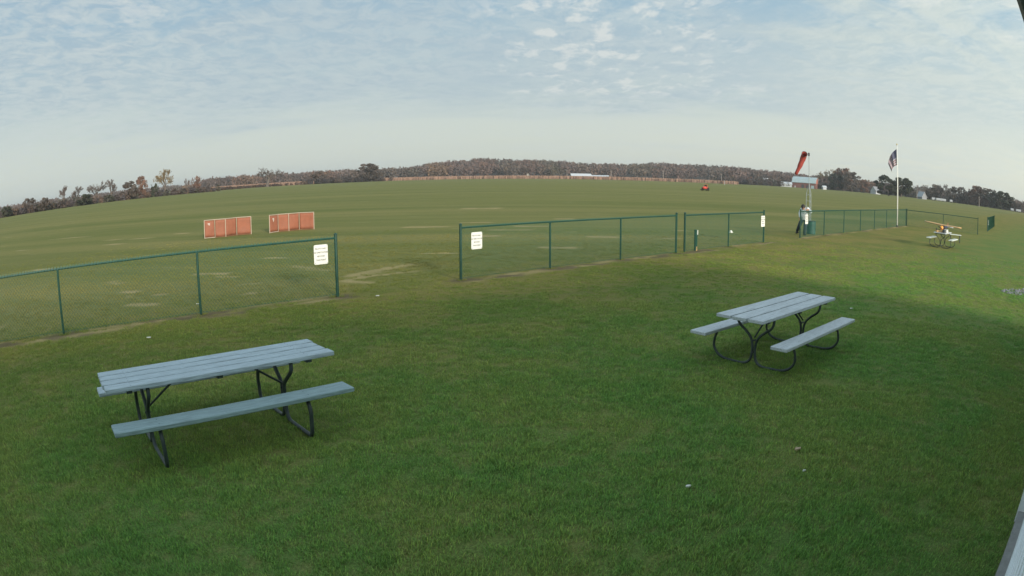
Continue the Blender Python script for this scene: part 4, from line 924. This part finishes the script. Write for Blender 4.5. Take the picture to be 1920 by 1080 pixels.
# right side
for a in [('sparse_gold', 1, 1553, 317, 615, 'tan round-topped tree just right of the red barn', 1.1), ('dark', 0, 1568, 326, 600, 'dark tree between the barn and the tall pink-brown tree', 1.0), ('rust', 0, 1580, 315, 610, 'tall pink-brown tree right of the barn', 1.3),
          ('brown', 0, 1597, 322, 590, 'broad brown tree sloping down right of the tall pink-brown one', 1.4), ('rust', 1, 1620, 337, 590, 'low rust tree left of the white gabled house', 1.2), ('rust', 1, 1407, 331, 575, 'olive bush tree at the right end of the corn strip', 1.3),
          ('dark', 1, 1666, 329, 470, 'big dark round tree left of the flagpole', 1.45), ('dark', 0, 1688, 333, 475, 'big dark round tree immediately right of the flagpole', 1.6),
          ('brown', 1, 1748, 345, 560, 'brown tree over the slate-roofed house', 1.5), ('slim', 0, 1765, 347, 560, 'thin spiky tree right of the slate-roofed house', 1.2), ('bare', 0, 1776, 346, 560, 'bare twiggy tree in the right tree row', .8),
          ('brown', 0, 1796, 350, 550, 'round brown tree in the middle of the right tree row', 1.7), ('brown', 1, 1814, 357, 550, 'lower brown tree between the round one and the pinkish one', 1.7), ('rust', 0, 1832, 348, 545, 'pinkish tall tree behind the pole in the right tree row', 1.4), ('bare', 1, 1845, 356, 545, 'bare thin tree right of the pinkish tall one', .7),
          ('brown', 0, 1857, 354, 540, 'rounded olive-brown tree near the right end of the row', 1.6), ('dark', 1, 1880, 359, 530, 'last big dark tree before the row drops at right', 1.7), ('dark', 0, 1868, 360, 532, 'dark tree tucked left of the last big dark tree', 1.1), ('brown', 1, 1903, 376, 530, 'low brown tree at the far right end', 1.3), ('bare', 0, 1919, 378, 525, 'bare tree cut by the right edge of the view', 1.0)]:
    tree(a[0], a[1], a[2], a[3], a[4], a[5], a[6], 'trees along the right field edge')

# ------------------------------------------------------------------ farm buildings and poles
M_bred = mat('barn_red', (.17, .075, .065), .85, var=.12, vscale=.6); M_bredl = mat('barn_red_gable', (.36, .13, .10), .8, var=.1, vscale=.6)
M_tin = mat('pale_tin_roof', (.34, .43, .47), .45, var=.08, vscale=.5, stretch=(1, .1, 1)); M_wh = mat('white_farm_wall', (.42, .44, .48), .6, var=.04); M_wroof = mat('white_metal_roof', (.46, .49, .54), .4, var=.04); M_slate = mat('slate_roof', (.20, .21, .24), .7)
def house(name, label, px, dist, L_, W_, hw, hr, rz, mw_, mr_, cat='building', gable=None, gambrel=False, windows=0, door=None, dz=0.0):
    c_ = at_dist(px, 340, dist); t_ = thing(name, label, cat, (c_.x, c_.y, dz), rz - math.atan2(c_.x, c_.y))
    m_ = MB(); m_.box((0, 0, hw / 2), (L_, W_, hw)); m_.obj('wall', mw_, t_)
    if gambrel: sec = [(-W_ / 2 - .5, hw - .25), (-W_ / 2 * .72, hw + (hr - hw) * .62), (0, hr), (W_ / 2 * .72, hw + (hr - hw) * .62), (W_ / 2 + .5, hw - .25)]
    else: sec = [(-W_ / 2 - .4, hw - .2), (0, hr), (W_ / 2 + .4, hw - .2)]
    ins = [(a * .96, b2 - .25) for a, b2 in reversed(sec)]
    def sweep(poly, x0, x1, nm, mt):
        m2 = MB(); m2.prism(poly, x0, x1); o = m2.obj(nm, mt, t_)
        for v in o.data.vertices: x, y, z = v.co; v.co = (y, x, z)
        o.data.flip_normals(); return o
    sweep(sec + ins, -L_ / 2 - .4, L_ / 2 + .4, 'roof', mr_)
    for s_ in (-1, 1): sweep([(a * .95, b2 - .3) for a, b2 in sec], s_ * (L_ / 2 - .1) - .1, s_ * (L_ / 2 - .1) + .15, 'gable', gable or mw_)
    for i in range(windows):
        x = -L_ / 2 + (i + 1) * L_ / (windows + 1); m_ = MB(); m_.box((x, -W_ / 2 - .03, hw * .55), (L_ * .06, .1, hw * .3)); o = m_.obj('window', M_dark, t_)
    if door is not None:
        for x, w_, hd_, mt in door: m_ = MB(); m_.box((x, -W_ / 2 - .05, hd_ / 2), (w_, .12, hd_)); m_.obj('door', mt, t_)
    return t_
M_dimw = mat('shaded_white_wall', (.24, .25, .28), .8); M_slate2 = mat('pale_shingle', (.36, .38, .42), .6)  # wall is a dimmed white, the front's shadow put into its colour
house('red_barn', 'red barn with pale blue-grey metal roof below the windsock', 1510, 600, 23, 11, 4.9, 9.9, R(-15), M_bred, M_tin, 'barn', M_bredl, True, 0, [(-1, 2.6, 3.0, M_dark), (8.5, 3.0, 2.6, M_tin), (-8.6, 1.2, 1.6, M_wh), (3.2, 1.6, 2.4, M_dark)])
house('white_shed', 'long low white shed attached beside the red barn', 1474, 592, 10.5, 6, 2.6, 4.4, R(4), M_wh, M_wroof, 'shed', windows=3)
house('white_shed', 'white farm shed with hipped pale roof, the left one in front of the woods', 1089, 690, 21, 10, 1.8, 5.0, R(14), M_wh, M_wroof, 'shed', windows=4)
house('white_shed', 'longer lower white farm shed, the right one in front of the woods', 1118, 700, 26, 9, 1.6, 3.7, R(-8), M_wh, M_wroof, 'shed', windows=5)
house('small_outbuilding', 'tiny pale outbuilding among the trees right of the barn', 1545, 585, 3.6, 3, 2.2, 3.4, R(30), M_wh, M_wroof, 'shed')
house('white_house', 'white house with grey roof half hidden left of the big dark tree', 1641, 560, 8, 6, 2.6, 6.2, R(58), M_wh, M_slate, 'house', windows=2)
house('slate_house', 'small house with steep slate roof and white front in the right tree row', 1728, 520, 7.5, 5.5, 1.8, 5.8, R(-50), M_dimw, M_slate2, 'house', windows=2)
house('white_house', 'pale house gable poking out of the trees left of the barn', 1435, 640, 8, 6, 3.0, 7.0, R(52), M_wh, M_wroof, 'house')
house('white_house', 'tiny pale gable between the corn and the white shed', 1452, 620, 4, 4, 2.6, 5.2, R(60), M_wh, M_wroof, 'house')
house('corn_crib', 'tiny pale peaked hut at the edge of the woods above the corn', 990, 680, 5, 5, .6, 5.0, R(90), M_conc, M_conc, 'hut')
for i, (px, L_, dd, lb) in enumerate([(1764, 9, 500, 'long white trailer parked at the foot of the right tree row'), (1750, 3.2, 500, 'small white trailer just left of the long one'), (1783, 2.4, 500, 'small white box trailer right of the long one'), (1898, 3, 505, 'white van-sized trailer near the far right end of the tree row'), (1910, 5, 500, 'pale low trailer at the far right edge')]):
    c_ = at_dist(px, 372, dd); t_ = thing('trailer', lb, 'trailer', (c_.x, c_.y, 0), -math.atan2(c_.x, c_.y) + R(8), 'white trailers at the far field edge')
    m_ = MB(); m_.box((0, 0, 1.35), (L_, 2.2, 1.7), bev=.2); m_.obj('body', M_wh, t_)
    for x in (-L_ * .2, L_ * .2):
        m_ = MB(); m_.tube([(x, -1.12, .4), (x, -.85, .4)], .4, 12); m_.obj('wheel', M_tyre, t_)
M_pw = mat('weathered_pole', (.30, .26, .24), .9)
for px, yt, dd, lb in [(1063, 319, 640, 'utility pole at the left end of the white farm sheds'), (1146, 319, 640, 'utility pole right of the white farm sheds'), (1244, 320, 600, 'utility pole between the farm sheds and the red mower'), (1353, 325, 560, 'utility pole standing above the right end of the corn'), (1836, 368, 430, 'pale pole in front of the right tree row'), (1719, 347, 500, 'thin white pole beside the steep-roofed house')]:
    c_ = at_dist(px, yt, dd); t_ = thing('utility_pole', lb, 'pole', (c_.x, c_.y, 0), random.uniform(-.3, .3), 'poles beyond the field')
    m_ = MB(); m_.tube([(0, 0, 0), (0, 0, c_.z)], [.24, .17], 8); m_.obj('pole', M_pw, t_)
    m_ = MB(); m_.box((0, 0, c_.z - .6), (1.8, .12, .12)); m_.obj('crossarm', M_pw, t_)
c_ = on_ground(1359, 347); m_ = MB(); m_.tube([(0, 0, 0), (0, 0, 2.6)], .09, 8); small('marker_post', 'short pale marker post at the right end of the corn strip', 'post', m_, M_wh, (c_.x, c_.y, 0))

# ------------------------------------------------------------------ the air between here and the far trees
hm = bpy.data.materials.new('haze'); hm.use_nodes = True; q = G(hm.node_tree); hm.node_tree.nodes.remove(hm.node_tree.nodes['Principled BSDF'])
pv = q.n('ShaderNodeVolumePrincipled'); pv.inputs['Color'].default_value = (.86, .90, .95, 1); pv.inputs['Density'].default_value = .00020; pv.inputs['Anisotropy'].default_value = .2
q.nt.links.new(pv.outputs[0], hm.node_tree.nodes['Material Output'].inputs['Volume'])
m_ = MB(); m_.box((0, 0, 24), (15000, 15000, 52)); hz_ = m_.obj('haze', hm); tag(hz_, kind='stuff', label='thin autumn haze over the whole field', cat='haze')
